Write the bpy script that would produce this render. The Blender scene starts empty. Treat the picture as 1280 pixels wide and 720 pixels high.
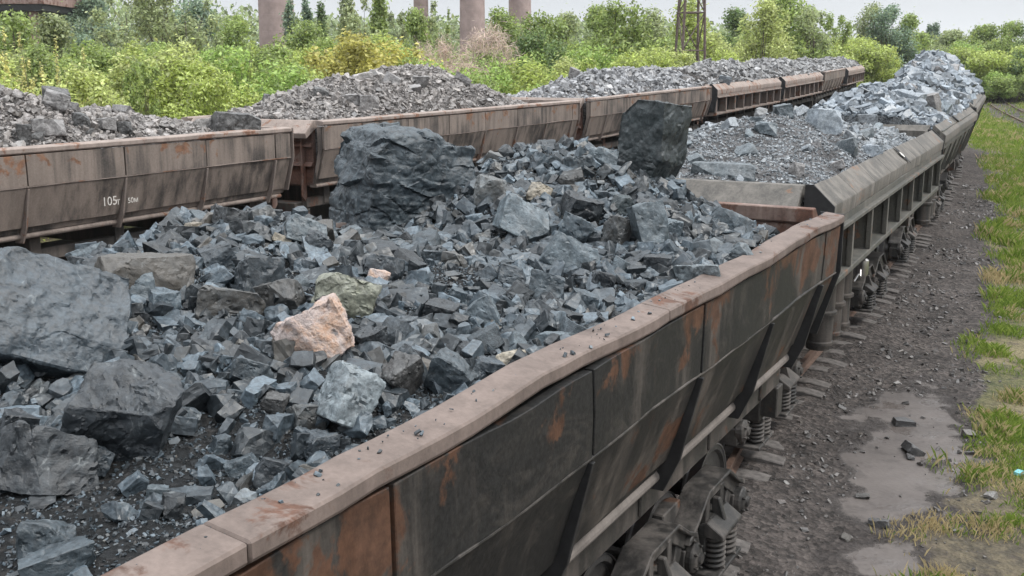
import bpy, bmesh, math, random
import numpy as np
from mathutils import Vector, Matrix, Euler
S = bpy.context.scene
COL = S.collection
R = math.radians

# ------------------------------------------------------------------ camera
F_PX = 1280.0
PHI = math.atan(272 / 1280.0)
ZC = 4.44
CAM = np.array([0, 0, ZC])
FW = np.array([0, math.cos(PHI), -math.sin(PHI)])
UP = np.array([0, math.sin(PHI), math.cos(PHI)])
cd = bpy.data.cameras.new('camera')
cd.sensor_width = 36; cd.lens = 36.0; cd.clip_start = 0.05; cd.clip_end = 3000
cam = bpy.data.objects.new('camera', cd); COL.objects.link(cam)
cam.location = (0, 0, ZC); cam.rotation_euler = (math.pi / 2 - PHI, 0, 0)
S.camera = cam

def ray(px, py):
    r = np.array([1.0, 0, 0]) * (px - 640) / F_PX + FW - UP * (py - 360) / F_PX
    return r / np.linalg.norm(r)
def unproj(px, py, z):
    r = ray(px, py); return CAM + r * ((z - ZC) / r[2])

# ------------------------------------------------------------------ numpy noise
def _hash(ix, iy, iz, seed):
    h = (ix.astype(np.int64) * 374761393 + iy.astype(np.int64) * 668265263 + iz.astype(np.int64) * 2147483647 + seed * 974711) & 0xFFFFFFFF
    h = ((h ^ (h >> 13)) * 1274126177) & 0xFFFFFFFF
    h = ((h ^ (h >> 15)) * 2246822519) & 0xFFFFFFFF
    return ((h ^ (h >> 16)) & 0xFFFF) / 32767.5 - 1.0
def vnoise(P, seed=0):
    P = np.asarray(P, float)
    I = np.floor(P); f = P - I; f = f * f * (3 - 2 * f)
    out = 0
    for dx in (0, 1):
        for dy in (0, 1):
            for dz in (0, 1):
                w = (f[:, 0] if dx else 1 - f[:, 0]) * (f[:, 1] if dy else 1 - f[:, 1]) * (f[:, 2] if dz else 1 - f[:, 2])
                out = out + w * _hash(I[:, 0] + dx, I[:, 1] + dy, I[:, 2] + dz, seed)
    return out
def fbm(P, seed=0, oct=3, gain=.5):
    P = np.asarray(P, float); a = 1; o = 0
    for k in range(oct):
        o = o + a * vnoise(P * 2 ** k, seed + k * 17); a *= gain
    return o
def fbm2(x, y, seed=0, oct=3, gain=.5):
    x = np.asarray(x, float); y = np.asarray(y, float)
    sh = np.broadcast(x, y).shape
    P = np.stack([np.broadcast_to(x, sh).ravel(), np.broadcast_to(y, sh).ravel(), np.full(int(np.prod(sh)) if sh else 1, .37)], 1)
    return fbm(P, seed, oct, gain).reshape(sh)
def smooth(a, b, x):
    t = np.clip((np.asarray(x, float) - a) / (b - a), 0, 1); return t * t * (3 - 2 * t)

# ------------------------------------------------------------------ object helpers
def tag(o, label=None, cat=None, group=None, kind=None):
    if label: o['label'] = label
    if cat: o['category'] = cat
    if group: o['group'] = group
    if kind: o['kind'] = kind
    return o
def empty(name, M=None, parent=None):
    o = bpy.data.objects.new(name, None); COL.objects.link(o); o.empty_display_size = .2
    if M is not None: o.matrix_world = M
    if parent: o.parent = parent
    return o
def link(name, me, parent=None, loc=(0, 0, 0), rot=None, color=None):
    o = bpy.data.objects.new(name, me); COL.objects.link(o)
    o.location = loc
    if rot is not None: o.rotation_euler = rot
    if parent: o.parent = parent
    if color: o.color = (*color, 1)
    return o
def mesh_np(name, V, Fs, mat=None, smooth_=False):
    """V (n,3); Fs (m,k) one polygon size"""
    V = np.asarray(V, np.float32); Fs = np.asarray(Fs, np.int32)
    me = bpy.data.meshes.new(name)
    me.vertices.add(len(V)); me.vertices.foreach_set('co', V.ravel())
    m, k = Fs.shape
    me.loops.add(m * k); me.loops.foreach_set('vertex_index', Fs.ravel())
    me.polygons.add(m)
    me.polygons.foreach_set('loop_start', np.arange(m, dtype=np.int32) * k)
    me.polygons.foreach_set('use_smooth', np.full(m, bool(smooth_)))
    me.update(calc_edges=True)
    if mat: me.materials.append(mat)
    return me

class MB:
    """collects simple solids; build() makes ONE mesh"""
    def __init__(s): s.v = []; s.f = []
    def add(s, vs, fs):
        n = len(s.v); s.v += [tuple(v) for v in vs]; s.f += [tuple(i + n for i in f) for f in fs]; return s
    def box(s, x0, x1, y0, y1, z0, z1):
        return s.add([(x0, y0, z0), (x1, y0, z0), (x1, y1, z0), (x0, y1, z0), (x0, y0, z1), (x1, y0, z1), (x1, y1, z1), (x0, y1, z1)],
              [(3, 2, 1, 0), (4, 5, 6, 7), (0, 1, 5, 4), (1, 2, 6, 5), (2, 3, 7, 6), (3, 0, 4, 7)])
    def prism(s, prof, a0, a1, axis='y'):
        """prof: list of 2-D points (counter-clockwise), extruded along axis"""
        n = len(prof); vs = []
        for a in (a0, a1):
            for p, q in prof:
                vs.append((p, a, q) if axis == 'y' else (a, p, q) if axis == 'x' else (p, q, a))
        fs = [tuple(range(n)), tuple(range(2 * n - 1, n - 1, -1))]
        for i in range(n):
            j = (i + 1) % n; fs.append((i, i + n, j + n, j))
        return s.add(vs, fs)
    def tube(s, pts, r, n=8, r1=None):
        pts = [Vector(p) for p in pts]; base = len(s.v); m = len(pts)
        for k, p in enumerate(pts):
            d = (pts[min(k + 1, m - 1)] - pts[max(k - 1, 0)]).normalized()
            a = d.cross(Vector((0, 0, 1)))
            if a.length < .05: a = d.cross(Vector((1, 0, 0)))
            a.normalize(); b = d.cross(a)
            rr = r if r1 is None else r + (r1 - r) * k / max(1, m - 1)
            for i in range(n):
                t = 2 * math.pi * i / n; s.v.append(tuple(p + a * (math.cos(t) * rr) + b * (math.sin(t) * rr)))
        for k in range(m - 1):
            for i in range(n):
                j = (i + 1) % n; q = base + k * n
                s.f.append((q + i, q + j, q + n + j, q + n + i))
        s.f.append(tuple(base + i for i in range(n - 1, -1, -1))); s.f.append(tuple(base + (m - 1) * n + i for i in range(n)))
        return s
    def bar(s, p, q, w, h=None):
        """square bar between two points"""
        return s.tube([p, q], w * .7071, 4)
    def lathe(s, prof, axis='x', n=24, c=(0, 0, 0)):
        """prof (r, a) rings along axis"""
        base = len(s.v); m = len(prof)
        for r, a in prof:
            for i in range(n):
                t = 2 * math.pi * i / n; u, w = r * math.cos(t), r * math.sin(t)
                p = (a, u, w) if axis == 'x' else (u, a, w) if axis == 'y' else (u, w, a)
                s.v.append((p[0] + c[0], p[1] + c[1], p[2] + c[2]))
        for k in range(m - 1):
            for i in range(n):
                j = (i + 1) % n; q = base + k * n; s.f.append((q + i, q + n + i, q + n + j, q + j))
        s.f.append(tuple(base + i for i in range(n))); s.f.append(tuple(base + (m - 1) * n + i for i in range(n - 1, -1, -1)))
        return s
    def mesh(s, name, mat, bevel=0, smooth_=False):
        me = bpy.data.meshes.new(name); me.from_pydata(s.v, [], s.f); 
        bm = bmesh.new(); bm.from_mesh(me)
        bmesh.ops.recalc_face_normals(bm, faces=bm.faces)
        if bevel:
            ed = [e for e in bm.edges if len(e.link_faces) == 2 and e.calc_face_angle(0) > .5]
            bmesh.ops.bevel(bm, geom=ed, offset=bevel, segments=1, affect='EDGES', clamp_overlap=True)
        bm.to_mesh(me); bm.free()
        if smooth_:
            me.polygons.foreach_set('use_smooth', np.ones(len(me.polygons), bool)); me.set_sharp_from_angle(angle=R(35))
        me.materials.append(mat); return me

# ------------------------------------------------------------------ materials
class NT:
    def __init__(s, name):
        s.m = bpy.data.materials.new(name); s.m.use_nodes = True; s.t = s.m.node_tree; s.t.nodes.clear()
        s.out = s.n('ShaderNodeOutputMaterial')
    def n(s, typ, **kw):
        x = s.t.nodes.new(typ)
        for k, v in kw.items(): setattr(x, k, v)
        return x
    def l(s, a, b): s.t.links.new(a, b)
    def setin(s, sock, v):
        if hasattr(v, 'links') or hasattr(v, 'is_linked'): s.l(v, sock)
        else: sock.default_value = v
    def noise(s, vec, scale, detail=4, rough=.55, dist=0):
        x = s.n('ShaderNodeTexNoise'); s.l(vec, x.inputs['Vector'])
        x.inputs['Scale'].default_value = scale; x.inputs['Detail'].default_value = detail
        x.inputs['Roughness'].default_value = rough; x.inputs['Distortion'].default_value = dist
        return x.outputs['Fac']
    def map(s, v, a, b, c=0., d=1.):
        x = s.n('ShaderNodeMapRange'); x.interpolation_type = 'SMOOTHSTEP'
        s.l(v, x.inputs[0]); x.inputs[1].default_value = a; x.inputs[2].default_value = b; x.inputs[3].default_value = c; x.inputs[4].default_value = d
        return x.outputs[0]
    def math(s, op, a, b=0.):
        x = s.n('ShaderNodeMath', operation=op); s.setin(x.inputs[0], a); s.setin(x.inputs[1], b); return x.outputs[0]
    def mix(s, fac, a, b, typ='MIX'):
        x = s.n('ShaderNodeMix', data_type='RGBA', blend_type=typ)
        s.setin(x.inputs[0], fac)
        s.setin(x.inputs[6], (*a, 1) if isinstance(a, tuple) and len(a) == 3 else a)
        s.setin(x.inputs[7], (*b, 1) if isinstance(b, tuple) and len(b) == 3 else b)
        return x.outputs[2]
    def grey(s, v):
        x = s.n('ShaderNodeCombineColor'); 
        for i in range(3): s.l(v, x.inputs[i])
        return x.outputs[0]
    def scaled(s, vec, sx, sy, sz):
        x = s.n('ShaderNodeMapping'); s.l(vec, x.inputs[0]); x.inputs[3].default_value = (sx, sy, sz); return x.outputs[0]
    def bump(s, h, strength, dist, nrm=None):
        x = s.n('ShaderNodeBump'); s.l(h, x.inputs['Height']); x.inputs['Strength'].default_value = strength; x.inputs['Distance'].default_value = dist
        if nrm is not None: s.l(nrm, x.inputs['Normal'])
        return x.outputs[0]
    def bsdf(s, col, rough=.7, nrm=None, metal=0., spec=.5):
        x = s.n('ShaderNodeBsdfPrincipled'); s.setin(x.inputs['Base Color'], (*col, 1) if isinstance(col, tuple) and len(col) == 3 else col)
        s.setin(x.inputs['Roughness'], rough); s.setin(x.inputs['Metallic'], metal); x.inputs['Specular IOR Level'].default_value = spec
        if nrm is not None: s.l(nrm, x.inputs['Normal'])
        s.l(x.outputs[0], s.out.inputs[0]); return x
    def obj(s): return s.n('ShaderNodeTexCoord').outputs['Object']
    def oinfo(s): return s.n('ShaderNodeObjectInfo')

def rock_mat(name, island=False, fine=1.0, dust=(.30, .29, .285), dusty=.35, bd=.014, spread=2.1):
    t = NT(name); oc = t.obj(); oi = t.oinfo()
    rnd = t.n('ShaderNodeNewGeometry').outputs['Random Per Island'] if island else oi.outputs['Random']
    v = t.n('ShaderNodeVectorMath', operation='ADD'); t.l(oc, v.inputs[0])
    cx = t.n('ShaderNodeCombineXYZ'); mm = t.math('MULTIPLY', rnd, 37.0); t.l(mm, cx.inputs[0]); t.l(mm, cx.inputs[2]); t.l(cx.outputs[0], v.inputs[1])
    p = v.outputs[0]
    big = t.noise(p, 2.4 * fine, 5, .6, .4)
    med = t.noise(p, 14 * fine, 8, .7, .2)
    fin = t.noise(p, 55 * fine, 5, .7)
    st = t.noise(t.scaled(p, 3 * fine, 3 * fine, 26 * fine), 1.0, 4, .6, .6)
    val = t.math('ADD', t.map(big, .25, .75, .45, 1.0), t.map(med, .28, .72, -.22, .62))
    val = t.math('MULTIPLY', val, t.map(st, .3, .7, .94, 1.06))
    val = t.math('MULTIPLY', val, t.map(fin, .25, .75, .62, 1.42))
    val = t.math('MULTIPLY', val, t.math('ADD', t.math('MULTIPLY', t.math('POWER', rnd, 2.0), spread if island else .5), (.36 if spread > 2 else .68) if island else .78))
    c = t.mix(1.0, oi.outputs['Color'], t.grey(val), 'MULTIPLY')
    r2 = t.math('FRACT', t.math('MULTIPLY', rnd, 17.3))
    c = t.mix(t.map(r2, .9, 1.0, 0, .4), c, (.16, .135, .105))
    vein = t.map(t.math('ABSOLUTE', t.math('SUBTRACT', t.noise(p, 4.3 * fine, 3, .5, 1.2), .5)), 0., .018, 1, 0)
    c = t.mix(t.math('MULTIPLY', vein, t.map(med, .5, .7, 0, .45)), c, (.34, .36, .36))
    c = t.mix(t.math('MULTIPLY', t.map(med, .42, .72, 0, 1), dusty), c, dust)
    h = t.math('ADD', t.math('MULTIPLY', med, .7), t.math('MULTIPLY', fin, .3)); h = t.math('ADD', h, t.math('MULTIPLY', st, .22))
    nb = t.bump(h, .8, bd)
    t.bsdf(c, t.map(med, .3, .7, .34, .56), nb, spec=.62)
    return t.m
def pink_mat():
    t = NT('pink_granite'); oc = t.obj()
    a = t.noise(oc, 5, 6, .65, .5); b = t.noise(oc, 16, 5, .7); f = t.noise(oc, 60, 4, .7)
    c = t.mix(t.map(a, .42, .58), (.37, .30, .28), (.38, .23, .15))
    c = t.mix(t.map(b, .55, .68, 0, .75), c, (.20, .165, .16)); c = t.mix(t.map(f, .3, .7, .5, 0), c, (.47, .42, .39))
    d = t.noise(oc, 3.1, 4, .6, .8); c = t.mix(t.map(d, .60, .66, 0, .85), c, (.10, .105, .11))
    t.bsdf(c, .75, t.bump(t.math('ADD', b, t.math('MULTIPLY', f, .4)), .8, .03)); return t.m
def dirt_mat():
    t = NT('crushed_ore'); oc = t.obj(); oi = t.oinfo()
    a = t.noise(oc, 2.2, 5, .6); b = t.noise(oc, 18, 5, .7); f = t.noise(oc, 85, 4, .75)
    vo = t.n('ShaderNodeTexVoronoi'); t.l(oc, vo.inputs['Vector']); vo.inputs['Scale'].default_value = 34
    cell = t.n('ShaderNodeSeparateColor'); t.l(vo.outputs['Color'], cell.inputs[0])
    val = t.math('MULTIPLY', t.map(a, .3, .7, .5, .95), t.map(cell.outputs[0], 0, 1, .45, 1.25)); val = t.math('MULTIPLY', val, t.map(f, .25, .75, .7, 1.3))
    c = t.mix(1., oi.outputs['Color'], t.grey(val), 'MULTIPLY')
    c = t.mix(t.map(b, .5, .75, 0, .22), c, (.17, .15, .135))
    h = t.math('ADD', t.math('MULTIPLY', vo.outputs['Distance'], 1.0), t.math('MULTIPLY', f, .5)); h = t.math('ADD', h, b)
    t.bsdf(c, .85, t.bump(h, .9, .03), spec=.3); return t.m

def metal_mat(name, dust, paint, rust, dust_amt=.5, rust_amt=.5, rough=.6, top_rust=None, streak=.5, scuff=.0, spec=.4):
    t = NT(name); oc = t.obj(); oi = t.oinfo()
    v = t.n('ShaderNodeVectorMath', operation='ADD'); t.l(oc, v.inputs[0])
    cx = t.n('ShaderNodeCombineXYZ'); t.l(t.math('MULTIPLY', oi.outputs['Random'], 53.0), cx.inputs[1]); t.l(cx.outputs[0], v.inputs[1]); p = v.outputs[0]
    big = t.noise(p, .55, 5, .6, .5); med = t.noise(p, 2.6, 6, .65, .6); fin = t.noise(p, 38, 5, .7)
    sk = t.noise(t.scaled(p, 5.5, 5.5, .55), 1., 5, .6, .3); sk2 = t.noise(t.scaled(p, 17, 17, 1.1), 1., 4, .65)
    dm = t.math('ADD', t.math('MULTIPLY', big, .55), t.math('MULTIPLY', sk, streak)); dm = t.math('ADD', dm, t.math('MULTIPLY', t.math('SUBTRACT', sk2, .5), .16))
    thr = .5 * (.55 + streak) + (.5 - dust_amt) * .4
    d = t.map(dm, thr - .09, thr + .09)
    c = t.mix(t.map(fin, .3, .7), tuple(x * .75 for x in paint), tuple(x * 1.3 for x in paint))
    rn = t.math('ADD', t.math('MULTIPLY', med, .75), t.math('MULTIPLY', big, .45))
    if top_rust:
        sp = t.n('ShaderNodeSeparateXYZ'); t.l(oc, sp.inputs[0]); rn = t.math('ADD', rn, t.map(sp.outputs[2], top_rust[0], top_rust[1], 0, top_rust[2]))
        if len(top_rust) > 3: rn = t.math('ADD', rn, t.map(sp.outputs[1], top_rust[3], top_rust[4], top_rust[5], 0))
    rthr = .6 + (.5 - rust_amt) * .45
    rf = t.map(rn, rthr - .02, rthr + .035)
    if scuff: c = t.mix(t.math('MULTIPLY', t.map(t.noise(t.scaled(p, 2, 2, 5), 1., 6, .7, 1.), .52, .66), scuff), c, dust)
    c = t.mix(d, c, t.mix(t.map(sk, .3, .7), tuple(x * .72 for x in dust), dust))
    c = t.mix(t.math('MULTIPLY', rf, .9), c, t.mix(t.map(t.noise(p, 9, 5, .7), .3, .7), rust, tuple(x * .45 for x in rust)))
    c = t.mix(1., c, t.grey(t.map(fin, .2, .8, .85, 1.15)), 'MULTIPLY')
    h = t.math('ADD', t.math('MULTIPLY', fin, .12), t.math('MULTIPLY', med, .8))
    t.bsdf(c, t.math('ADD', t.math('MULTIPLY', d, .25), rough), t.bump(h, .35, .02), spec=spec)
    return t.m
def leaf_mat():
    t = NT('leaves'); oi = t.oinfo(); g = t.n('ShaderNodeNewGeometry')
    r = g.outputs['Random Per Island']
    c = t.mix(1., oi.outputs['Color'], t.grey(t.map(r, 0, 1, .55, 1.5)), 'MULTIPLY')
    r2 = t.math('FRACT', t.math('MULTIPLY', r, 13.7)); c = t.mix(t.map(r2, .8, 1, 0, .35), c, (.42, .37, .07))
    d = t.n('ShaderNodeBsdfDiffuse'); t.l(c, d.inputs[0]); tr = t.n('ShaderNodeBsdfTranslucent'); t.l(c, tr.inputs[0])
    gl = t.n('ShaderNodeBsdfGlossy'); gl.inputs['Roughness'].default_value = .5; gl.inputs[0].default_value = (1, 1, 1, 1)
    m = t.n('ShaderNodeMixShader'); m.inputs[0].default_value = .46; t.l(d.outputs[0], m.inputs[1]); t.l(tr.outputs[0], m.inputs[2])
    m2 = t.n('ShaderNodeMixShader'); m2.inputs[0].default_value = .035; t.l(m.outputs[0], m2.inputs[1]); t.l(gl.outputs[0], m2.inputs[2])
    t.l(m2.outputs[0], t.out.inputs[0]); return t.m
def simple(name, col, rough=.7, var=.3, scale=8, metal=0., spec=.4):
    t = NT(name); n = t.noise(t.obj(), scale, 5, .65); c = t.mix(1., (*col, 1), t.grey(t.map(n, .25, .75, 1 - var, 1 + var)), 'MULTIPLY')
    t.bsdf(c, rough, t.bump(n, .3, .02), metal, spec); return t.m

M_ROCK = rock_mat('dark_ore_rock', dusty=.16, dust=(.15, .165, .172))
M_RUB = rock_mat('ore_rubble', True, dusty=.12, dust=(.14, .15, .155), bd=.005)
M_ROCKP = rock_mat('pale_ore_rock', dusty=.3, dust=(.34, .34, .34))
M_RUBP = rock_mat('pale_ore_rubble', True, dusty=.25, dust=(.26, .26, .26), bd=.006, spread=.75)
M_STRATA = rock_mat('layered_ore_rock', dusty=.14, fine=1.0, dust=(.16, .185, .195), bd=.02)
M_PINK = pink_mat()
M_DIRT = dirt_mat()
DUST = (.27, .205, .18)
M_RIM = metal_mat('dusty_rim_steel', (.172, .134, .117), (.075, .053, .044), (.125, .058, .036), .72, .30, streak=.25, top_rust=(9, 10, 0, -4.2, -.4, .14), scuff=.4)
M_SIDE = metal_mat('dark_sooty_steel', (.098, .085, .074), (.018, .018, .018), (.115, .058, .036), .36, .24, .55, (2.55, 3.05, .10, -2.6, .6, .015), .38, .22, .22)
M_BLACK = simple('black_steel_painted_shade', (.022, .022, .023), .6, .4)  # plain black parts, and the near gussets with shade put into their colour
M_FRAME = metal_mat('dusty_underframe_steel', (.10, .085, .075), (.03, .028, .026), (.12, .06, .04), .5, .3)
M_BOGIE = metal_mat('oily_bogie_casting', (.105, .094, .086), (.026, .025, .024), (.12, .06, .035), .50, .22, .5)
M_SILL = metal_mat('dusty_sill_steel', (.185, .163, .148), (.09, .077, .068), (.10, .065, .048), .7, .02, streak=.2)
M_TYRE = simple('polished_wheel_tread', (.42, .42, .43), .28, .15, 8, 1.)
M_WHEEL = simple('dull_wheel_steel', (.05, .047, .045), .5, .35)
M_GREY = metal_mat('grey_dusty_wagon_steel', (.155, .142, .127), (.065, .06, .053), (.22, .13, .085), .55, .25)
M_GREYD = metal_mat('dull_green_grey_steel', (.12, .114, .10), (.06, .06, .053), (.2, .11, .07), .5, .25)
M_DARKIN = simple('dark_inner_and_bay_shade', (.028, .028, .03), .55, .35)
M_BROWN = metal_mat('brown_scraped_steel', (.22, .16, .135), (.105, .06, .047), (.16, .075, .05), .42, .45)
M_LSIDE = metal_mat('left_wagon_dusty_steel', (.225, .184, .158), (.046, .041, .038), (.24, .12, .068), .60, .17, .6, (2.7, 3.1, .09), .38, .15)
M_LRIM = metal_mat('left_wagon_rim_steel', (.30, .245, .215), (.17, .13, .11), (.26, .13, .08), .8, .35, streak=.2)
M_LRIB = metal_mat('left_wagon_rib_steel', (.25, .205, .18), (.13, .10, .085), (.26, .13, .08), .7, .35)
M_LEAF = leaf_mat()
M_BARK = simple('bark', (.10, .08, .065), .85, .35, 12)
M_CONC = simple('pinkish_concrete', (.33, .255, .24), .85, .18, 1.2)
M_SLEEP = simple('dusty_concrete_sleeper', (.105, .095, .089), .9, .5, 9)
M_RAIL = simple('rusty_rail', (.13, .085, .065), .5, .3, 14, .3)
M_PYL = simple('rusty_lattice_steel', (.13, .095, .085), .7, .3, 6)
M_WHITE = simple('faded_white_paint', (.55, .52, .48), .7, .25, 25)
M_CHROME = simple('bright_valve_metal', (.6, .6, .6), .35, .1, 8, 1.)

# ------------------------------------------------------------------ tracks and terrain
N_RIM = [((-2.57, -.38), (2.82, 9.185), 3.20, 3.20), ((3.33, 11.26), (8.60, 21.15), 3.20, 3.25), ((9.17, 22.4), (14.30, 32.4), 3.28, 3.33),
         ((14.75, 33.5), (19.6, 43.6), 3.42, 3.60), ((19.95, 44.5), (23.8, 55.0), 3.68, 3.88)]
L_RIM = [((-9.65, 8.5), (-4.10, 18.7), 3.42, 3.45), ((-3.67, 19.55), (1.80, 29.8), 3.52, 3.62), ((2.20, 30.5), (7.64, 40.7), 3.65, 3.86),
         ((7.95, 41.4), (13.1, 51.6), 3.9, 4.1), ((13.5, 52.4), (18.3, 62.2), 4.12, 4.36), ((18.7, 62.9), (23.1, 73.0), 4.38, 4.6), ((23.5, 73.8), (28.0, 83.8), 4.62, 4.85)]
HALF = 1.66
def wagon_matrix(rim):
    (x0, y0), (x1, y1), z0, z1 = rim
    a = Vector((x0, y0, z0 - 3.2)); b = Vector((x1, y1, z1 - 3.2))
    Y = (b - a).normalized(); X = Y.cross(Vector((0, 0, 1))).normalized(); Z = X.cross(Y)
    c = (a + b) / 2 - X * HALF
    M = Matrix(((X.x, Y.x, Z.x, c.x), (X.y, Y.y, Z.y, c.y), (X.z, Y.z, Z.z, c.z), (0, 0, 0, 1)))
    return M, (b - a).length
NM = [wagon_matrix(r) for r in N_RIM]; LM = [wagon_matrix(r) for r in L_RIM]
def track_line(Ms, back, fwd):
    P = []
    for k, (M, L) in enumerate(Ms):
        for t in (-.37, .37): P.append(np.array(M @ Vector((0, L * t, 0))))
    d0 = P[0] - P[1]; d0[2] = 0; d0 /= np.linalg.norm(d0); d1 = P[-1] - P[-2]; d1 /= np.linalg.norm(d1)
    P = [P[0] + d0 * back] + P + [P[-1] + d1 * fwd]
    P = np.array(P)
    s = np.concatenate([[0], np.cumsum(np.linalg.norm(np.diff(P, axis=0), axis=1))])
    n = int(s[-1] / .5); q = np.linspace(0, s[-1], n)
    Q = np.stack([np.interp(q, s, P[:, k]) for k in range(3)], 1)
    for _ in range(6): Q[1:-1] = .25 * Q[:-2] + .5 * Q[1:-1] + .25 * Q[2:]
    return Q
N_TR = track_line(NM, 26, 60); L_TR = track_line(LM, 26, 40)
def lateral(x, y, T):
    """signed lateral offset (right positive) and arc length for arrays x,y"""
    x = np.asarray(x, float).ravel(); y = np.asarray(y, float).ravel()
    best = np.full(x.shape, 1e9); lat = np.zeros_like(x); arc = np.zeros_like(x)
    T2 = T[::6]; ss = np.concatenate([[0], np.cumsum(np.linalg.norm(np.diff(T2[:, :2], axis=0), axis=1))])
    for k in range(len(T2) - 1):
        a = T2[k, :2]; d = T2[k + 1, :2] - a; L = np.hypot(*d); d = d / L
        t = np.clip((x - a[0]) * d[0] + (y - a[1]) * d[1], 0, L)
        px, py = a[0] + d[0] * t, a[1] + d[1] * t
        ds = np.hypot(x - px, y - py); la = (x - a[0]) * d[1] - (y - a[1]) * d[0]
        m = ds < best; best[m] = ds[m]; lat[m] = np.sign(la[m]) * ds[m]; arc[m] = ss[k] + t[m]
    return lat, arc
def rise(y):
    y = np.asarray(y, float); return .022 * (np.sqrt((y - 26) ** 2 + 100) + (y - 26)) / 2
def zones(x, y):
    ln, arc = lateral(x, y, N_TR); ll, _ = lateral(x, y, L_TR)
    x = np.asarray(x, float).ravel(); y = np.asarray(y, float).ravel()
    n1 = fbm2(x * .35, y * .35, 3, 3); n2 = fbm2(x * 1.6, y * 1.6, 8, 3)
    edge = 3.1 - smooth(14, 40, y) * .5 + .55 * n1 + .25 * n2
    grass = smooth(-.35, .45, ln - edge)
    grass = np.maximum(grass, smooth(4.2, 6, -ll))
    sx_ = 37.5 + (y - 75) * .33 + .0012 * (y - 75) ** 2; sd_ = np.abs(x - sx_) / 1.05 + .6 * n1; grass = grass * np.where((y > 35) & (x > 20), .15 + .85 * smooth(1.5, 2.4, sd_), 1)
    pc, pa = 1.95 + .15 * np.sin(y * 1.3), None
    # mud puddle beside the near wagon, spread along the track
    cx, cy = 4.55, 11.3
    dx, dy = (x - cx), (y - cy); u = dx * .49 + dy * .87; v = dx * .87 - dy * .49
    pud = 1 - np.sqrt((u / 2.4) ** 2 + ((v + .05 * u) / .55) ** 2) + .80 * n2 + .35 * n1 + .28 * fbm2(x * 5, y * 5, 14, 2)
    pud = smooth(-.70, .40, pud)
    return ln, ll, grass * (1 - pud), pud
def ground_z(x, y, fine=True):
    x = np.asarray(x, float); sh = x.shape; y = np.broadcast_to(np.asarray(y, float), sh)
    ln, ll, g, pud = zones(x, y); xr, yr = x.ravel(), y.ravel()
    z = rise(yr) - .26
    z = z + .06 * (1 - smooth(1.0, 2.1, np.abs(ln)))                       # ballast shoulder
    z = z + (.30 + 0 * z) * (1 - smooth(2., 4.2, np.abs(ll)))
    z = z + np.where(ll < -3, .012 * np.clip(-ll - 3, 0, 60), 0)
    if fine:
        rough = (1 - g) * (1 - .93 * pud)
        z = z + rough * (.035 * fbm2(xr * 1.1, yr * 1.1, 21, 4) + .02 * fbm2(xr * 6, yr * 6, 22, 3)) + g * .05 * fbm2(xr * .8, yr * .8, 23, 3)
        z = z - pud * .035
        # wheel/foot rut
        z = z - .03 * np.exp(-((ln - 1.9 - .2 * fbm2(xr * .3, yr * .3, 5, 2)) / .22) ** 2) * (1 - pud)
    return z.reshape(sh)

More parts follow.
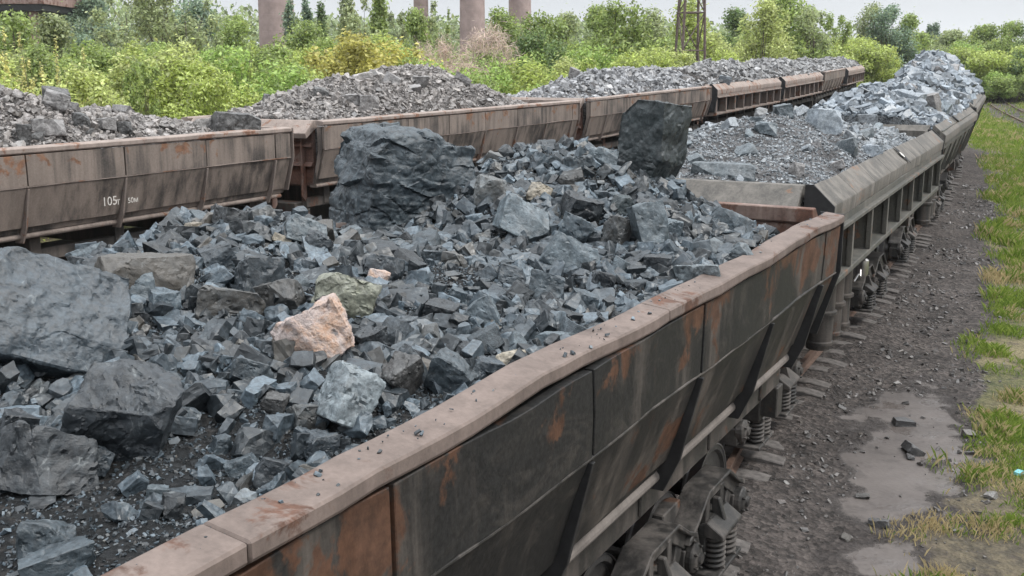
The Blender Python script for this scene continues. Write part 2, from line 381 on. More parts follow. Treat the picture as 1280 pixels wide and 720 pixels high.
def ground_mat():
    t = NT('track_side_ground'); pos = t.n('ShaderNodeNewGeometry').outputs['Position']
    ag = t.n('ShaderNodeAttribute', attribute_name='grass').outputs['Fac']; ap = t.n('ShaderNodeAttribute', attribute_name='puddle').outputs['Fac']
    a = t.noise(pos, .8, 6, .65); b = t.noise(pos, 7, 5, .7); f = t.noise(pos, 42, 4, .75)
    vo = t.n('ShaderNodeTexVoronoi'); t.l(pos, vo.inputs['Vector']); vo.inputs['Scale'].default_value = 17
    sc = t.n('ShaderNodeSeparateColor'); t.l(vo.outputs['Color'], sc.inputs[0])
    gv = t.mix(t.map(a, .35, .65), (.023, .019, .017), (.065, .055, .050)); gv = t.mix(t.map(b, .35, .7, 0, .6), gv, (.095, .080, .073))
    gv = t.mix(1., gv, t.grey(t.map(sc.outputs[0], 0, 1, .55, 1.45)), 'MULTIPLY'); gv = t.mix(1., gv, t.grey(t.map(f, .25, .75, .65, 1.35)), 'MULTIPLY')
    gr = t.mix(t.map(b, .35, .65), (.055, .060, .026), (.125, .118, .055)); gr = t.mix(t.map(t.noise(pos, .45, 5, .6), .48, .62, 0, .75), gr, (.20, .165, .095))
    gr = t.mix(t.map(t.noise(pos, 2.1, 5, .65), .55, .70, 0, .85), gr, (.085, .066, .055))
    gr = t.mix(1., gr, t.grey(t.map(f, .25, .75, .5, 1.5)), 'MULTIPLY'); gr = t.mix(t.map(t.noise(pos, 5.5, 5, .7), .56, .66, 0, .7), gr, (.07, .055, .045))
    sy_ = t.n('ShaderNodeSeparateXYZ'); t.l(pos, sy_.inputs[0]); gr = t.mix(t.map(sy_.outputs[1], 9, 15, .8, 0), gr, t.mix(t.map(b, .4, .6), (.065, .052, .043), (.125, .10, .072)))
    gf = t.map(t.math('ADD', ag, t.math('MULTIPLY', t.math('SUBTRACT', b, .5), .7)), .35, .65)
    c = t.mix(gf, gv, gr)
    mud = t.mix(t.map(a, .3, .7), (.085, .073, .067), (.130, .113, .104)); mud = t.mix(t.map(f, .6, .8, 0, .5), mud, (.07, .06, .055))
    mud = t.mix(t.map(t.noise(pos, 2.6, 6, .7, .5), .5, .64, 0, .6), mud, (.055, .047, .043))
    c = t.mix(t.map(t.math('ADD', ap, t.math('MULTIPLY', t.math('SUBTRACT', b, .5), .6)), .05, .4, 0, .8), c, (.040, .034, .032))
    pf = t.map(t.math('ADD', ap, t.math('ADD', t.math('MULTIPLY', t.math('SUBTRACT', b, .5), .9), t.math('MULTIPLY', t.math('SUBTRACT', f, .5), .5))), .36, .78)
    c = t.mix(pf, c, mud)
    h = t.math('ADD', t.math('MULTIPLY', vo.outputs['Distance'], .9), t.math('ADD', b, t.math('MULTIPLY', f, .5)))
    inv = t.math('SUBTRACT', 1., t.math('MULTIPLY', pf, .93)); h = t.math('MULTIPLY', h, inv)
    wet = t.math('MULTIPLY', pf, t.map(t.noise(pos, 1.7, 3, .5), .5, .62))
    rg = t.math('SUBTRACT', .92, t.math('ADD', t.math('MULTIPLY', pf, .32), t.math('MULTIPLY', wet, .42)))
    t.bsdf(c, rg, t.bump(h, .8, .045), spec=.4); return t.m
def build_ground():
    xs = np.concatenate([np.linspace(-260, -30, 40), np.linspace(-28, 0, 40), np.linspace(.3, 16, 170), np.linspace(16.3, 50, 80), np.linspace(54, 260, 40)])
    ys = np.concatenate([np.linspace(-30, 4, 18), np.linspace(4.5, 24, 200), np.linspace(24.2, 60, 120), np.linspace(61, 130, 70), np.linspace(135, 300, 40)])
    X, Y = np.meshgrid(xs, ys)
    Z = ground_z(X, Y); ln, ll, g, p = zones(X, Y)
    Z = np.where(Y > 130, Z + 0, Z)
    nx, ny = len(xs), len(ys); I = np.arange(nx * ny).reshape(ny, nx)
    F = np.stack([I[:-1, :-1], I[:-1, 1:], I[1:, 1:], I[1:, :-1]], -1).reshape(-1, 4)
    me = mesh_np('ground', np.stack([X, Y, Z], -1).reshape(-1, 3), F, ground_mat(), True)
    for nm, d in (('grass', g), ('puddle', p)):
        at = me.attributes.new(nm, 'FLOAT', 'POINT'); at.data.foreach_set('value', d.astype(np.float32))
    tag(link('ground', me), kind='structure')
build_ground()

# ------------------------------------------------------------------ railway tracks
def sweep(T, off, prof):
    d = np.gradient(T[:, :2], axis=0); d /= np.linalg.norm(d, axis=1)[:, None]; rt = np.stack([d[:, 1], -d[:, 0]], 1)
    V = []
    for u, w in prof: V.append(np.column_stack([T[:, 0] + rt[:, 0] * (off + u), T[:, 1] + rt[:, 1] * (off + u), T[:, 2] + w]))
    V = np.stack(V, 1); n, k, _ = V.shape; I = np.arange(n * k).reshape(n, k)
    F = np.stack([I[:-1], np.roll(I, -1, 1)[:-1], np.roll(I, -1, 1)[1:], I[1:]], -1).reshape(-1, 4)
    return V.reshape(-1, 3), F
RAILP = [(-.035, 0), (.035, 0), (.035, -.035), (.012, -.05), (.012, -.13), (.065, -.15), (-.065, -.15), (-.012, -.13), (-.012, -.05), (-.035, -.035)]
def track(T, label, s0, s1, step, width, group):
    root = empty('railway_track'); tag(root, label, 'railway track', group)
    for off in (-.79, .79):
        V, F = sweep(T, off, RAILP); link('rail', mesh_np('rail', V, F, M_RAIL), root)
    if step:
        sl = MB().prism([(-1.32, -.28), (1.32, -.28), (1.32, -.185), (1.05, -.145), (-1.05, -.145), (-1.32, -.185)], -width / 2, width / 2, 'y').mesh('sleeper', M_SLEEP, .012)
        ss = np.concatenate([[0], np.cumsum(np.linalg.norm(np.diff(T, axis=0), axis=1))])
        rnd = random.Random(4); s = s0; n = 0
        while s < min(s1, ss[-1] - 1) and n < 100:
            p = [np.interp(s, ss, T[:, k]) for k in range(3)]; q = [np.interp(s + .3, ss, T[:, k]) for k in range(3)]
            a = math.atan2(q[0] - p[0], q[1] - p[1])
            link('sleeper', sl, root, (p[0], p[1], p[2] + rnd.uniform(-.03, .012)), (0, rnd.uniform(-.012, .012), -a + rnd.uniform(-.05, .05))); s += step; n += 1
track(N_TR, 'track with concrete sleeper ends showing beside the black gravel, under the nearest train', 27, 90, .60, .25, None)
track(L_TR, 'track hidden in shadow under the train on the left', 0, 0, 0, 0, None)
sy = np.linspace(40, 150, 90)
SIDE = np.column_stack([37.5 + (sy - 75) * .33 + .0012 * (sy - 75) ** 2, sy, np.zeros(90)]); SIDE[:, 2] = ground_z(SIDE[:, 0], SIDE[:, 1], False) + .17
track(SIDE, 'empty rusty track crossing the grass at far right edge', 8, 110, 1.1, .3, None)

# ------------------------------------------------------------------ bogie pieces (meshes shared by every wagon)
def wheel_mesh():
    return MB().lathe([(.08, -.14), (.09, -.10), (.20, -.06), (.40, -.045), (.42, -.065), (.475, -.065), (.478, .055), (.42, .065), (.40, .03), (.2, .02), (.11, .06), (.09, .12)], 'x', 32)
W_R = wheel_mesh().mesh('wheel', M_WHEEL, smooth_=True); 
W_T = MB().lathe([(.476, -.072), (.505, -.068), (.505, -.048), (.482, -.035), (.480, .066), (.470, .066), (.470, -.072)], 'x', 36).mesh('tread', M_TYRE, smooth_=True)
W_AX = MB().lathe([(.07, -.9), (.085, -.6), (.085, .6), (.07, .9)], 'x', 14).mesh('axle', M_BOGIE, smooth_=True)
def side_frame_mesh():
    b = MB(); L = .66; t = .075
    top = [(-L - .10, .46), (-L - .08, .62), (-L + .10, .70), (-.28, .88), (.28, .88), (L - .10, .70), (L + .08, .62), (L + .10, .46),
           (L - .05, .44), (L - .10, .56), (.24, .75), (-.24, .75), (-L + .10, .56), (-L + .05, .44)]
    pr = list(reversed(top))
    b.prism(pr, -t, t, 'x')
    # wide top flange follows the arch
    fl = [(-L - .12, .60), (-L - .09, .645), (-L + .09, .725), (-.29, .905), (.29, .905), (L - .09, .725), (L + .09, .645), (L + .12, .60), (L + .07, .60), (L - .10, .69), (.27, .87), (-.27, .87), (-L + .10, .69), (-L - .07, .60)]
    b.prism(list(reversed(fl)), -.125, .125, 'x')
    # diagonal legs to the spring seat
    for s in (-1, 1):
        q = [(s * .56, .60), (s * .42, .66), (s * .22, .20), (s * .34, .16)]
        b.prism(q if s > 0 else list(reversed(q)), -t * .8, t * .8, 'x')
        q = [(s * .24, .80), (s * .15, .80), (s * .15, .2), (s * .24, .2)]
        b.prism(q, -t * 1.1, t * 1.1, 'x')
        b.prism([(s * (L + .12), .30), (s * (L + .12), .5), (s * (L - .14), .56), (s * (L - .14), .30)], -.09, .09, 'x')
        b.lathe([(.0, .05), (.13, .06), (.135, .14), (.09, .17), (.05, .18), (.05, .20), (0, .20)], 'x', 18, (0, s * L, .46))
        for k in range(5):
            a = k * 1.2566; b.lathe([(.016, .15), (.016, .19)], 'x', 6, (0, s * L + .1 * math.cos(a), .46 + .1 * math.sin(a)))
    b.box(-.13, .24, -.34, .34, .115, .155); b.box(-.10, .10, -.16, .16, .44, .60)
    # spring bracket standing outboard
    b.prism([(.02, .46), (.02, .56), (.10, .60), (.25, .50), (.25, .46)], -.27, .27, 'y')
    b.prism([(.06, .5), (.06, .74), (.12, .74), (.2, .5)], -.03, .03, 'y')
    return b
SF_M = side_frame_mesh().mesh('side_frame', M_BOGIE, .012)
def spring_mesh():
    pts = []; n = 84
    for k in range(n + 1):
        a = k / n * 6 * 2 * math.pi; pts.append((.078 * math.cos(a), .078 * math.sin(a), k / n * .29))
    b = MB().tube(pts, .0185, 6)
    b.lathe([(.05, 0), (.05, .29)], 'z', 10); return b
SP_M = spring_mesh().mesh('spring', M_BOGIE, smooth_=True)
CY_M = MB().lathe([(.05, .52), (.17, .54), (.17, .60), (.205, .61), (.205, .65), (.19, .67), (.19, 1.05), (.235, 1.06), (.235, 1.10), (.2, 1.12), (.2, 1.62), (.23, 1.63), (.23, 1.68), (.1, 1.7)], 'z', 22).mesh('dump_cylinder', M_FRAME, smooth_=True)
BOLST = MB().box(-.95, .95, -.2, .2, .55, .86).box(-.12, .12, -1.3, 1.3, .52, .72).mesh('bolster', M_BOGIE, .01)
COUP = MB().box(-.14, .14, -.5, .35, .86, 1.08).prism([(-.28, .84), (.28, .84), (.28, 1.14), (-.28, 1.14)], .2, .62, 'y').tube([(.35, -.3, 1.15), (.42, .1, .75), (.3, .45, .62), (.1, .7, .7)], .03, 7).mesh('coupler', M_FRAME, .015)

def bogie(root, y, detail):
    bo = link('bogie', BOLST, root, (0, y, 0))
    for k in (-1, 0, 1):
        link('axle', W_AX, bo, (0, k * 1.32, .475))
        for s in (-1, 1):
            if s < 0 and detail < 1: continue
            w = link('wheel', W_R, bo, (s * .79, k * 1.32, .475), (0, 0, 0 if s > 0 else math.pi))
            w = link('wheel_tread', W_T, bo, (s * .79, k * 1.32, .475), (0, 0, 0 if s > 0 else math.pi))
    for s in ((1,) if detail < 2 else (1, -1)):
        for k in (-1, 1):
            link('side_frame', SF_M, bo, (s * 1.03, k * .66, 0), (0, 0, 0 if s > 0 else math.pi))
            if detail >= 1:
                for q in (-1, 1): link('spring', SP_M, bo, (s * 1.175, k * .66 + q * .155, .155))

# ------------------------------------------------------------------ wagon bodies
WX = 1.86
def rim_profile(cham):
    if cham: return [(1.64, 3.2), (1.60, 3.17), (1.62, 2.98), (1.87, 2.80), (1.885, 2.98)]
    return [(1.655, 3.20), (1.62, 3.17), (1.64, 3.10), (1.79, 3.095), (1.822, 3.115), (1.822, 3.178)]
def mir(prof, s): return prof if s > 0 else [(-x, z) for x, z in reversed(prof)]
_cache = {}
def cached(key, fn):
    if key not in _cache: _cache[key] = fn()
    return _cache[key]
def wobble(me, L, amp=.02, seed=1):
    """dents: gently bend an already subdivided plate"""
    bm = bmesh.new(); bm.from_mesh(me)
    for _ in range(5):
        ed = [e for e in bm.edges if e.calc_length() > .28]
        if not ed: break
        bmesh.ops.subdivide_edges(bm, edges=ed, cuts=1)
        bmesh.ops.triangulate(bm, faces=[f for f in bm.faces if len(f.verts) > 4])
    P = np.array([v.co[:] for v in bm.verts])
    n = fbm(np.column_stack([P[:, 0] * .2, P[:, 1] * .75, P[:, 2] * .9]), seed, 3); n2 = fbm(np.column_stack([P[:, 1] * 1.9, P[:, 2] * .5, P[:, 0] * .2]), seed + 5, 2)
    n3 = vnoise(np.column_stack([P[:, 1] * 3.1, P[:, 2] * 2.1, P[:, 0] * 0]), seed + 9)
    for v, a, b, c in zip(bm.verts, n, n2, n3): v.co.x += amp * a + amp * .4 * c; v.co.z += amp * .55 * b + (amp * .35 * min(0, c + .35) if amp > .03 else 0)
    bm.to_mesh(me); bm.free()
    me.polygons.foreach_set('use_smooth', np.ones(len(me.polygons), bool)); me.set_sharp_from_angle(angle=R(28))
    return me

def wagon(M, L, kind, style, label, group, detail, near=False, shift=0.):
    """kind: 'plate' or 'ribbed'; style: colours"""
    side, rim, rib, inner = style[:4]
    H = L / 2
    root = empty('dump_wagon', M); tag(root, label, 'wagon', group)
    key = (kind, round(L, 2), near, side.name)
    # floor and underframe
    link('floor', cached(('fl',) + key, lambda: MB().box(-1.37, 1.37, -H + .1, H - .1, 1.92, 2.03).mesh('floor', inner)), root)
    def uf():
        b = MB().box(-.42, .42, -H - .25, H + .25, 1.02, 1.45).box(-1.2, 1.2, -H - .2, -H + .12, 1.15, 1.62).box(-1.2, 1.2, H - .12, H + .2, 1.15, 1.62)
        for k in range(8):
            y = -H + .6 + k * (L - 1.2) / 7; b.box(-1.36, 1.36, y - .09, y + .09, 1.55, 1.9)
        b.box(-1.34, -1.2, -H, H, 1.52, 1.7); b.box(1.2, 1.34, -H, H, 1.52, 1.7)
        for e in (-1, 1):
            b.box(-1.35, 1.35, e * (H + .02) - .1, e * (H + .02) + .1, 1.2, 1.5)
        return b.mesh('underframe', M_FRAME, .01)
    link('underframe', cached(('uf',) + key, uf), root)
    for e in (-1, 1):
        if not (near and e > 0): link('coupler', COUP, root, (0, e * (H + .35) + shift * (e < 0), 0), (0, 0, 0 if e > 0 else math.pi))
        if detail > 0: bogie(root, e * (H - 1.75) + shift, detail - 1 if not near else 2)
    if detail > 1:
        for k in (-1, 0, 1): link('dump_cylinder', CY_M, root, (1.22, k * .64 + shift - .9, 0)); link('dump_cylinder', CY_M, root, (-1.22, k * .64 + shift - .9, 0))
    # side walls
    for s in (1, -1):
        if kind == 'plate':
            def sw():
                b = MB()
                b.prism(mir([(1.66, 3.07), (1.66, 2.6), (1.50, 2.0), (1.55, 2.0), (1.745, 2.64), (1.75, 3.07)], s), -H, H, 'y')
                return b.mesh('side_wall', side)
            w = link('side_wall', cached(('sw', s) + key, sw), root)
            # plates, overlapped at the joints
            nj = 7; js = [-H + .02] + [-H + (k + .74) * L / nj for k in range(nj)] + [H - .02]
            if near: js = [-H + .02, -4.42, -2.86, -1.30, .26, 1.82, 3.38, 4.94, H - .02]
            def plates():
                b = MB(); rr = random.Random(5)
                for a, c in zip(js, js[1:]):
                    o = rr.uniform(-.006, .006)
                    b.prism(mir([(1.75, 3.085), (1.75, 2.66), (1.798 + o, 2.66), (1.800 + o, 3.085)], s), a + .012, c - .012)
                    b.prism(mir([(1.74, 2.652), (1.57, 2.09), (1.61 + o, 2.08), (1.79 + o, 2.652)], s), a + .03, c - .02)
                me = b.mesh('plate', side, .004)
                return wobble(me, L, .022 if near else .010, 3)
            link('plate', cached(('pl', s) + key, plates), w)
            link('weld_seam', cached(('ws', s) + key, lambda: wobble(MB().prism(mir([(1.785, 2.646), (1.804, 2.649), (1.804, 2.658), (1.785, 2.664)], s), -H + .03, H - .03).mesh('weld_seam', M_BOGIE if near else rib), L, .022 if near else .010, 3)), w)
            link('sill', cached(('si', s) + key, lambda: MB().prism(mir([(1.38, 1.91), (1.545, 1.91), (1.565, 1.95), (1.54, 1.985), (1.49, 2.01), (1.38, 2.01)], s), -H + .05, H - .05).mesh('sill', rib, .012)), w)
            def gus(j):
                b = MB()
                b.prism(mir([(1.74, 2.63), (1.42, 1.86), (1.585, 1.86), (1.685, 2.08), (1.816, 2.63)], s), j - .016, j + .016, 'y')
                return b.mesh('gusset', M_BLACK if near else rib, .003)  # near gussets: shade on their faces is painted in as black
            for q, j in enumerate(js[1:-1]): link('gusset', cached(('gu', s, q) + key, lambda: gus(j)), w)
            ends = js
        else:
            def sw():
                b = MB()
                b.prism(mir([(1.58, 3.0), (1.50, 2.0), (1.56, 2.0), (1.64, 3.0)], s), -H, H, 'y')
                return b.mesh('side_wall', M_DARKIN if not style[4:] else M_DARKIN)  # dark wall behind the ribs: shade of the open bays put into its colour
            w = link('side_wall', cached(('sw', s) + key, sw), root)
            def fascia():
                b = MB(); b.prism(mir([(1.60, 2.995), (1.62, 2.70), (1.865, 2.70), (1.865, 2.79)], s), -H, H, 'y')
                b.prism(mir([(1.80, 2.66), (1.93, 2.66), (1.93, 2.71), (1.80, 2.71)], s), -H + .02, H - .02, 'y'); return b.mesh('fascia', rib, .006)
            link('fascia', cached(('fa', s) + key, fascia), w)
            n = 9
            for q in range(n):
                y = -H + .04 + q * (L - .08) / (n - 1)
                link('rib', cached(('rb', s) + key, lambda: MB().prism(mir([(1.56, 2.66), (1.53, 2.08), (1.86, 2.08), (1.86, 2.66)], s), -.018, .018, 'y').prism(mir([(1.81, 2.66), (1.81, 2.08), (1.875, 2.08), (1.875, 2.66)], s), -.05, .05, 'y').mesh('rib', rib, .004)), w, (0, y, 0))
            link('sill', cached(('si', s) + key, lambda: MB().prism(mir([(1.40, 1.93), (1.84, 1.97), (1.87, 2.0), (1.87, 2.07), (1.40, 2.075)], s), -H + .01, H - .01).mesh('sill', rib, .01)), w)
        # rim
        def rimm():
            b = MB(); ch = kind == 'ribbed' or style[-1] == 'cham'
            if kind == 'ribbed':
                n = 8
                for q in range(n): b.prism(mir(rim_profile(True), s), -H + q * L / n + .006, -H + (q + 1) * L / n - .006)
            elif near and s > 0:
                pr = rim_profile(False); cuts = [-H, -2.0, 1.2, H]
                for a, c in zip(cuts, cuts[1:]): b.prism(pr, a + .002, c - .002)
            else: b.prism(mir(rim_profile(ch), s), -H, H)
            me = b.mesh('rim', rim, .008)
            return wobble(me, L, .036 if near else .012, 7)
        r = link('rim', cached(('ri', s) + key, rimm), w)
        # dark closing plate at the ends of the rim box
        if kind == 'ribbed':
            for e in (-1, 1):
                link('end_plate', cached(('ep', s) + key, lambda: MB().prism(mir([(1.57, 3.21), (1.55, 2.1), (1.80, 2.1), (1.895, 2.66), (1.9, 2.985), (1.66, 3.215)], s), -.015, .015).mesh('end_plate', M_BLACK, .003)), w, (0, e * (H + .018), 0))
        elif detail:
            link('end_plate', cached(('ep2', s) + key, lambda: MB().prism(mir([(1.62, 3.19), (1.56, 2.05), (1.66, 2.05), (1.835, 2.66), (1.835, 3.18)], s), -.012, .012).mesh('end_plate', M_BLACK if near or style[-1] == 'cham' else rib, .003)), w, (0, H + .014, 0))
    # end walls
    for e in (-1, 1):
        def ew():
            b = MB(); w2 = 1.50
            b.prism([(-.05, 1.95), (.05, 1.95), (.05, 3.12), (-.05, 3.12)], -w2, w2, 'x')
            for z in (2.35, 2.72): b.prism([(.04, z - .03), (.13, z - .03), (.09, z + .04), (.04, z + .05)], -w2, w2, 'x')
            for z in (2.45, 2.78): b.prism([(-.04, z - .03), (-.04, z + .05), (-.075, z + .04), (-.075, z - .03)], -w2 + .03, w2 - .03, 'x')
            for x in (-1.3, -.45, .45, 1.3): b.prism([(.05, 1.6), (.2, 1.75), (.16, 2.8), (.05, 3.0)], x - .02, x + .02, 'x')
            return b.mesh('end_wall', inner if inner else side, .008)
        o = link('end_wall', cached(('ew',) + key, ew), root, (0, e * (H - .10) + (.30 if near and e > 0 else 0), 0), (0, 0, 0 if e > 0 else math.pi))
        def cap():
            b = MB(); b.prism([(-.08, 3.06), (.26, 2.86), (.30, 2.96), (.04, 3.19), (-.08, 3.19)], -1.53, .3, 'x'); b.prism([(-.08, 3.06), (.26, 2.86), (.30, 2.965), (.04, 3.193), (-.08, 3.193)], .312, 1.53, 'x')
            return b.mesh('cap', inner if near else rim, .008)
        link('cap', cached(('cap',) + key, cap), o)
    return root

ST_N1 = (M_SIDE, M_RIM, M_SILL, M_BROWN)
ST_N2 = (M_GREY, M_GREY, M_GREYD, M_BROWN)
ST_N3 = (M_GREYD, M_GREY, M_GREYD, M_DARKIN, 'cham')
ST_L = (M_LSIDE, M_LRIM, M_LRIB, M_BROWN)
W_N = [wagon(NM[0][0], NM[0][1], 'plate', ST_N1, 'nearest dump wagon, sooty black rust-patched side and bent dusty rim', 'wagons of the nearer train', 3, True),
       wagon(NM[1][0], NM[1][1], 'ribbed', ST_N2, 'grey ribbed dump wagon coupled to the nearest one, with an emblem on its rim', 'wagons of the nearer train', 3, shift=-1.0),
       wagon(NM[2][0], NM[2][1], 'plate', ST_N3, 'smooth grey-green wagon behind the ribbed one of the nearer train', 'wagons of the nearer train', 2, shift=-.6),
       wagon(NM[3][0], NM[3][1], 'plate', ST_N3, 'last-but-one wagon of the nearer train, only a dark sliver of side showing', 'wagons of the nearer train', 1),
       wagon(NM[4][0], NM[4][1], 'plate', ST_N3, 'last wagon of the nearer train under the tallest heap against the trees', 'wagons of the nearer train', 0)]
LLAB = ['leftmost wagon with 105 painted in white on its dark streaked side', 'brown dusty smooth-sided wagon of the left train, half empty at its far end',
        'smooth-sided left-train wagon passing behind the tall upright slab', 'first ribbed wagon of the left train, just right of the upright slab',
        'second ribbed wagon of the left train, smaller and farther', 'short-looking smooth pale wagon between two ribbed ones at the train end', 'last ribbed wagon at the far right end of the left train']
LK = ['plate', 'plate', 'plate', 'ribbed', 'ribbed', 'plate', 'ribbed']
ST_LR = (M_LRIB, M_LRIM, M_LRIB, M_BROWN)
W_L = [wagon(M, L, k, ST_L if k == 'plate' else ST_LR, lab, 'wagons of the left train', d) for (M, L), k, lab, d in zip(LM, LK, LLAB, (2, 2, 2, 1, 1, 0, 0))]

# painted number on the leftmost wagon
def text_mesh(txt, size, mat):
    cu = bpy.data.curves.new('txt', 'FONT'); cu.body = txt; cu.size = size; cu.extrude = .0015; cu.resolution_u = 3
    o = bpy.data.objects.new('txt', cu); COL.objects.link(o); dg = bpy.context.evaluated_depsgraph_get()
    me = bpy.data.meshes.new_from_object(o.evaluated_get(dg)); bpy.data.objects.remove(o); me.materials.clear(); me.materials.append(mat); return me
def on_side(Mw, px, py, xl):
    Mi = Mw.inverted(); o = Mi @ Vector(CAM); d = Mi.to_3x3() @ Vector(ray(px, py)); t = (xl - o.x) / d.x; return o + d * t
for txt, px, py, sz in (('105', 128, 258, .185), ('т', 146, 256, .14), ('50м', 160, 254, .115)):
    q = on_side(LM[0][0], px, py, 1.872)
    link('painted_number', text_mesh(txt, sz, M_WHITE), W_L[0], (1.868, q.y, q.z), (R(92), 0, R(90)))
# emblem on the ribbed wagon: dark diamond frame round a pale disc
q = on_side(NM[1][0], 1127, 193, 1.77)
def emblem():
    b = MB(); pts = [(-.20, 0), (0, -.115), (.20, 0), (0, .115)]; inn = [(-.105, 0), (0, -.06), (.105, 0), (0, .06)]
    for i in range(4):
        j = (i + 1) % 4; b.prism([pts[i], pts[j], inn[j], inn[i]], 0, .006, 'z')
    return b.mesh('emblem', M_BLACK)
em = link('emblem', emblem(), W_N[1], (1.775, q.y, 3.095), (0, R(42), R(0)))
em.rotation_euler = (0, R(42), R(90) * 0); em.scale = (1, 1.25, 1)
link('emblem_disc', MB().lathe([(.06, 0), (.06, .005)], 'z', 20).mesh('emblem_disc', M_WHITE), em)
# round reflector on the third wagon's rim, air valve handles by the bogie
q = on_side(NM[2][0], 1197, 143, 1.8); link('reflector', MB().lathe([(.03, -.02), (.11, -.02), (.11, .02), (.06, .03), (.05, .03)], 'z', 16).mesh('reflector', M_BLACK, smooth_=True), W_N[2], (1.76, q.y, 3.16), (0, R(40), 0))
q = on_side(NM[1][0], 1075, 326, 1.45)
link('valve_handle', MB().tube([(1.38, q.y, 1.22), (1.42, q.y + .1, 1.32), (1.42, q.y + .3, 1.24), (1.40, q.y + .42, 1.33)], .018, 8).mesh('valve_handle', M_CHROME, smooth_=True), W_N[1])

link('air_valve', MB().lathe([(.05, 1.15), (.085, 1.2), (.085, 1.42), (.05, 1.45)], 'z', 14, (1.38, q.y + .8, 0)).mesh('air_valve', M_CHROME, smooth_=True), W_N[1])

# ------------------------------------------------------------------ rocks
def rock_bm(seed, dims, ncut=9, lo=.58, hi=.92, extra=()):
    rr = random.Random(seed); bm = bmesh.new(); bmesh.ops.create_cube(bm, size=2)
    for v in bm.verts: v.co = Vector((v.co.x * rr.uniform(.85, 1.05), v.co.y * rr.uniform(.85, 1.05), v.co.z * rr.uniform(.85, 1.05)))
    pl = list(extra)
    for k in range(ncut):
        n = Vector((rr.gauss(0, 1), rr.gauss(0, 1), rr.gauss(0, 1))).normalized()
        sup = max(v.co.dot(n) for v in bm.verts); pl.append((n, sup * rr.uniform(lo, hi)))
    for n, d in pl:
        n = Vector(n).normalized()
        if max(v.co.dot(n) for v in bm.verts) <= d: continue
        r = bmesh.ops.bisect_plane(bm, geom=bm.verts[:] + bm.edges[:] + bm.faces[:], plane_co=n * d, plane_no=n, clear_outer=True, dist=1e-5)
        ce = [g for g in r['geom_cut'] if isinstance(g, bmesh.types.BMEdge)]
        if len(ce) > 2:
            try: bmesh.ops.edgeloop_fill(bm, edges=ce)
            except Exception: pass
    bmesh.ops.remove_doubles(bm, verts=bm.verts, dist=.03)
    P = np.array([v.co[:] for v in bm.verts]); c = (P.max(0) + P.min(0)) / 2; e = (P.max(0) - P.min(0)) / 2
    for v in bm.verts: v.co = Vector([(v.co[i] - c[i]) / e[i] * dims[i] / 2 for i in range(3)])
    return bm
def rock_mesh(name, seed, dims, mat, ncut=9, edge=.035, rough=1., strata=0., extra=(), lo=.58, hi=.92):
    bm = rock_bm(seed, dims, ncut, lo, hi, extra); size = max(dims); sm = min(dims)
    try: bmesh.ops.bevel(bm, geom=bm.edges[:], offset=.018 * sm, segments=1, affect='EDGES', clamp_overlap=True)
    except Exception: pass
    bmesh.ops.triangulate(bm, faces=bm.faces)
    for _ in range(6):
        ed = [e for e in bm.edges if e.calc_length() > edge]
        if not ed: break
        bmesh.ops.subdivide_edges(bm, edges=ed, cuts=1); bmesh.ops.triangulate(bm, faces=[f for f in bm.faces if len(f.verts) > 3])
    bmesh.ops.recalc_face_normals(bm, faces=bm.faces); bm.normal_update()
    P = np.array([v.co[:] for v in bm.verts]); N = np.array([v.normal[:] for v in bm.verts])
    k = 1 / size
    d = .05 * fbm(P * 3.0 * k, seed, 2) + .022 * fbm(P * 9 * k, seed + 3, 3) + .010 * np.abs(fbm(P * 24 * k, seed + 5, 2))
    chip = vnoise(P * 6.5 * k + .6 * vnoise(P * 17 * k, seed + 18)[:, None], seed + 8); d = d - (.05 if size < .45 else .016) * smooth(.35, .7, chip)
    tr_ = vnoise(P * 2.6 * k + .35 * vnoise(P * 8 * k, seed + 31)[:, None], seed + 32); d = d + (.018 if size > .5 else .045) * np.round(tr_ * 2.2) / 2.2 - .02 * tr_
    d = d - .011 * (1 - smooth(0, .06, np.abs(vnoise(P * 3.4 * k + .25 * vnoise(P * 11 * k, seed + 33)[:, None], seed + 34)))) * (size > .3)
    if strata:
        w = (P[:, 2] + .20 * P[:, 0] + .1 * P[:, 1]) * k * 6.5 + .55 * vnoise(P * 2.0 * k, seed + 11) + .22 * vnoise(P * 9 * k, seed + 12)
        fr = w - np.floor(w); lay = _hash(np.floor(w), np.floor(w) * 0, np.floor(w) * 0, seed + 13)
        pat = smooth(-.5, .4, vnoise(P * np.array([2.6, 2.6, 7]) * k, seed + 14))
        blk = vnoise(np.column_stack([P[:, 0] * k * 2.4, P[:, 1] * k * 2.4, np.floor(w) * 1.7]), seed + 21)
        d = d + strata * (.040 * lay * pat + .045 * np.round(blk * 1.8) / 1.8 * pat - .026 * smooth(.90, .97, fr) * pat)
        w2 = P[:, 2] * k * 47 + 2 * vnoise(P * 3 * k, seed + 15); d = d + strata * .0025 * np.sin(w2 * 2.5) * pat
    P = P + N * (d * rough * (.5 * size + .5 * sm))[:, None]
    for v, p in zip(bm.verts, P): v.co = p
    me = bpy.data.meshes.new(name); bm.to_mesh(me); bm.free()
    me.polygons.foreach_set('use_smooth', np.ones(len(me.polygons), bool)); me.set_sharp_from_angle(angle=R(26))
    if mat: me.materials.append(mat)
    return me
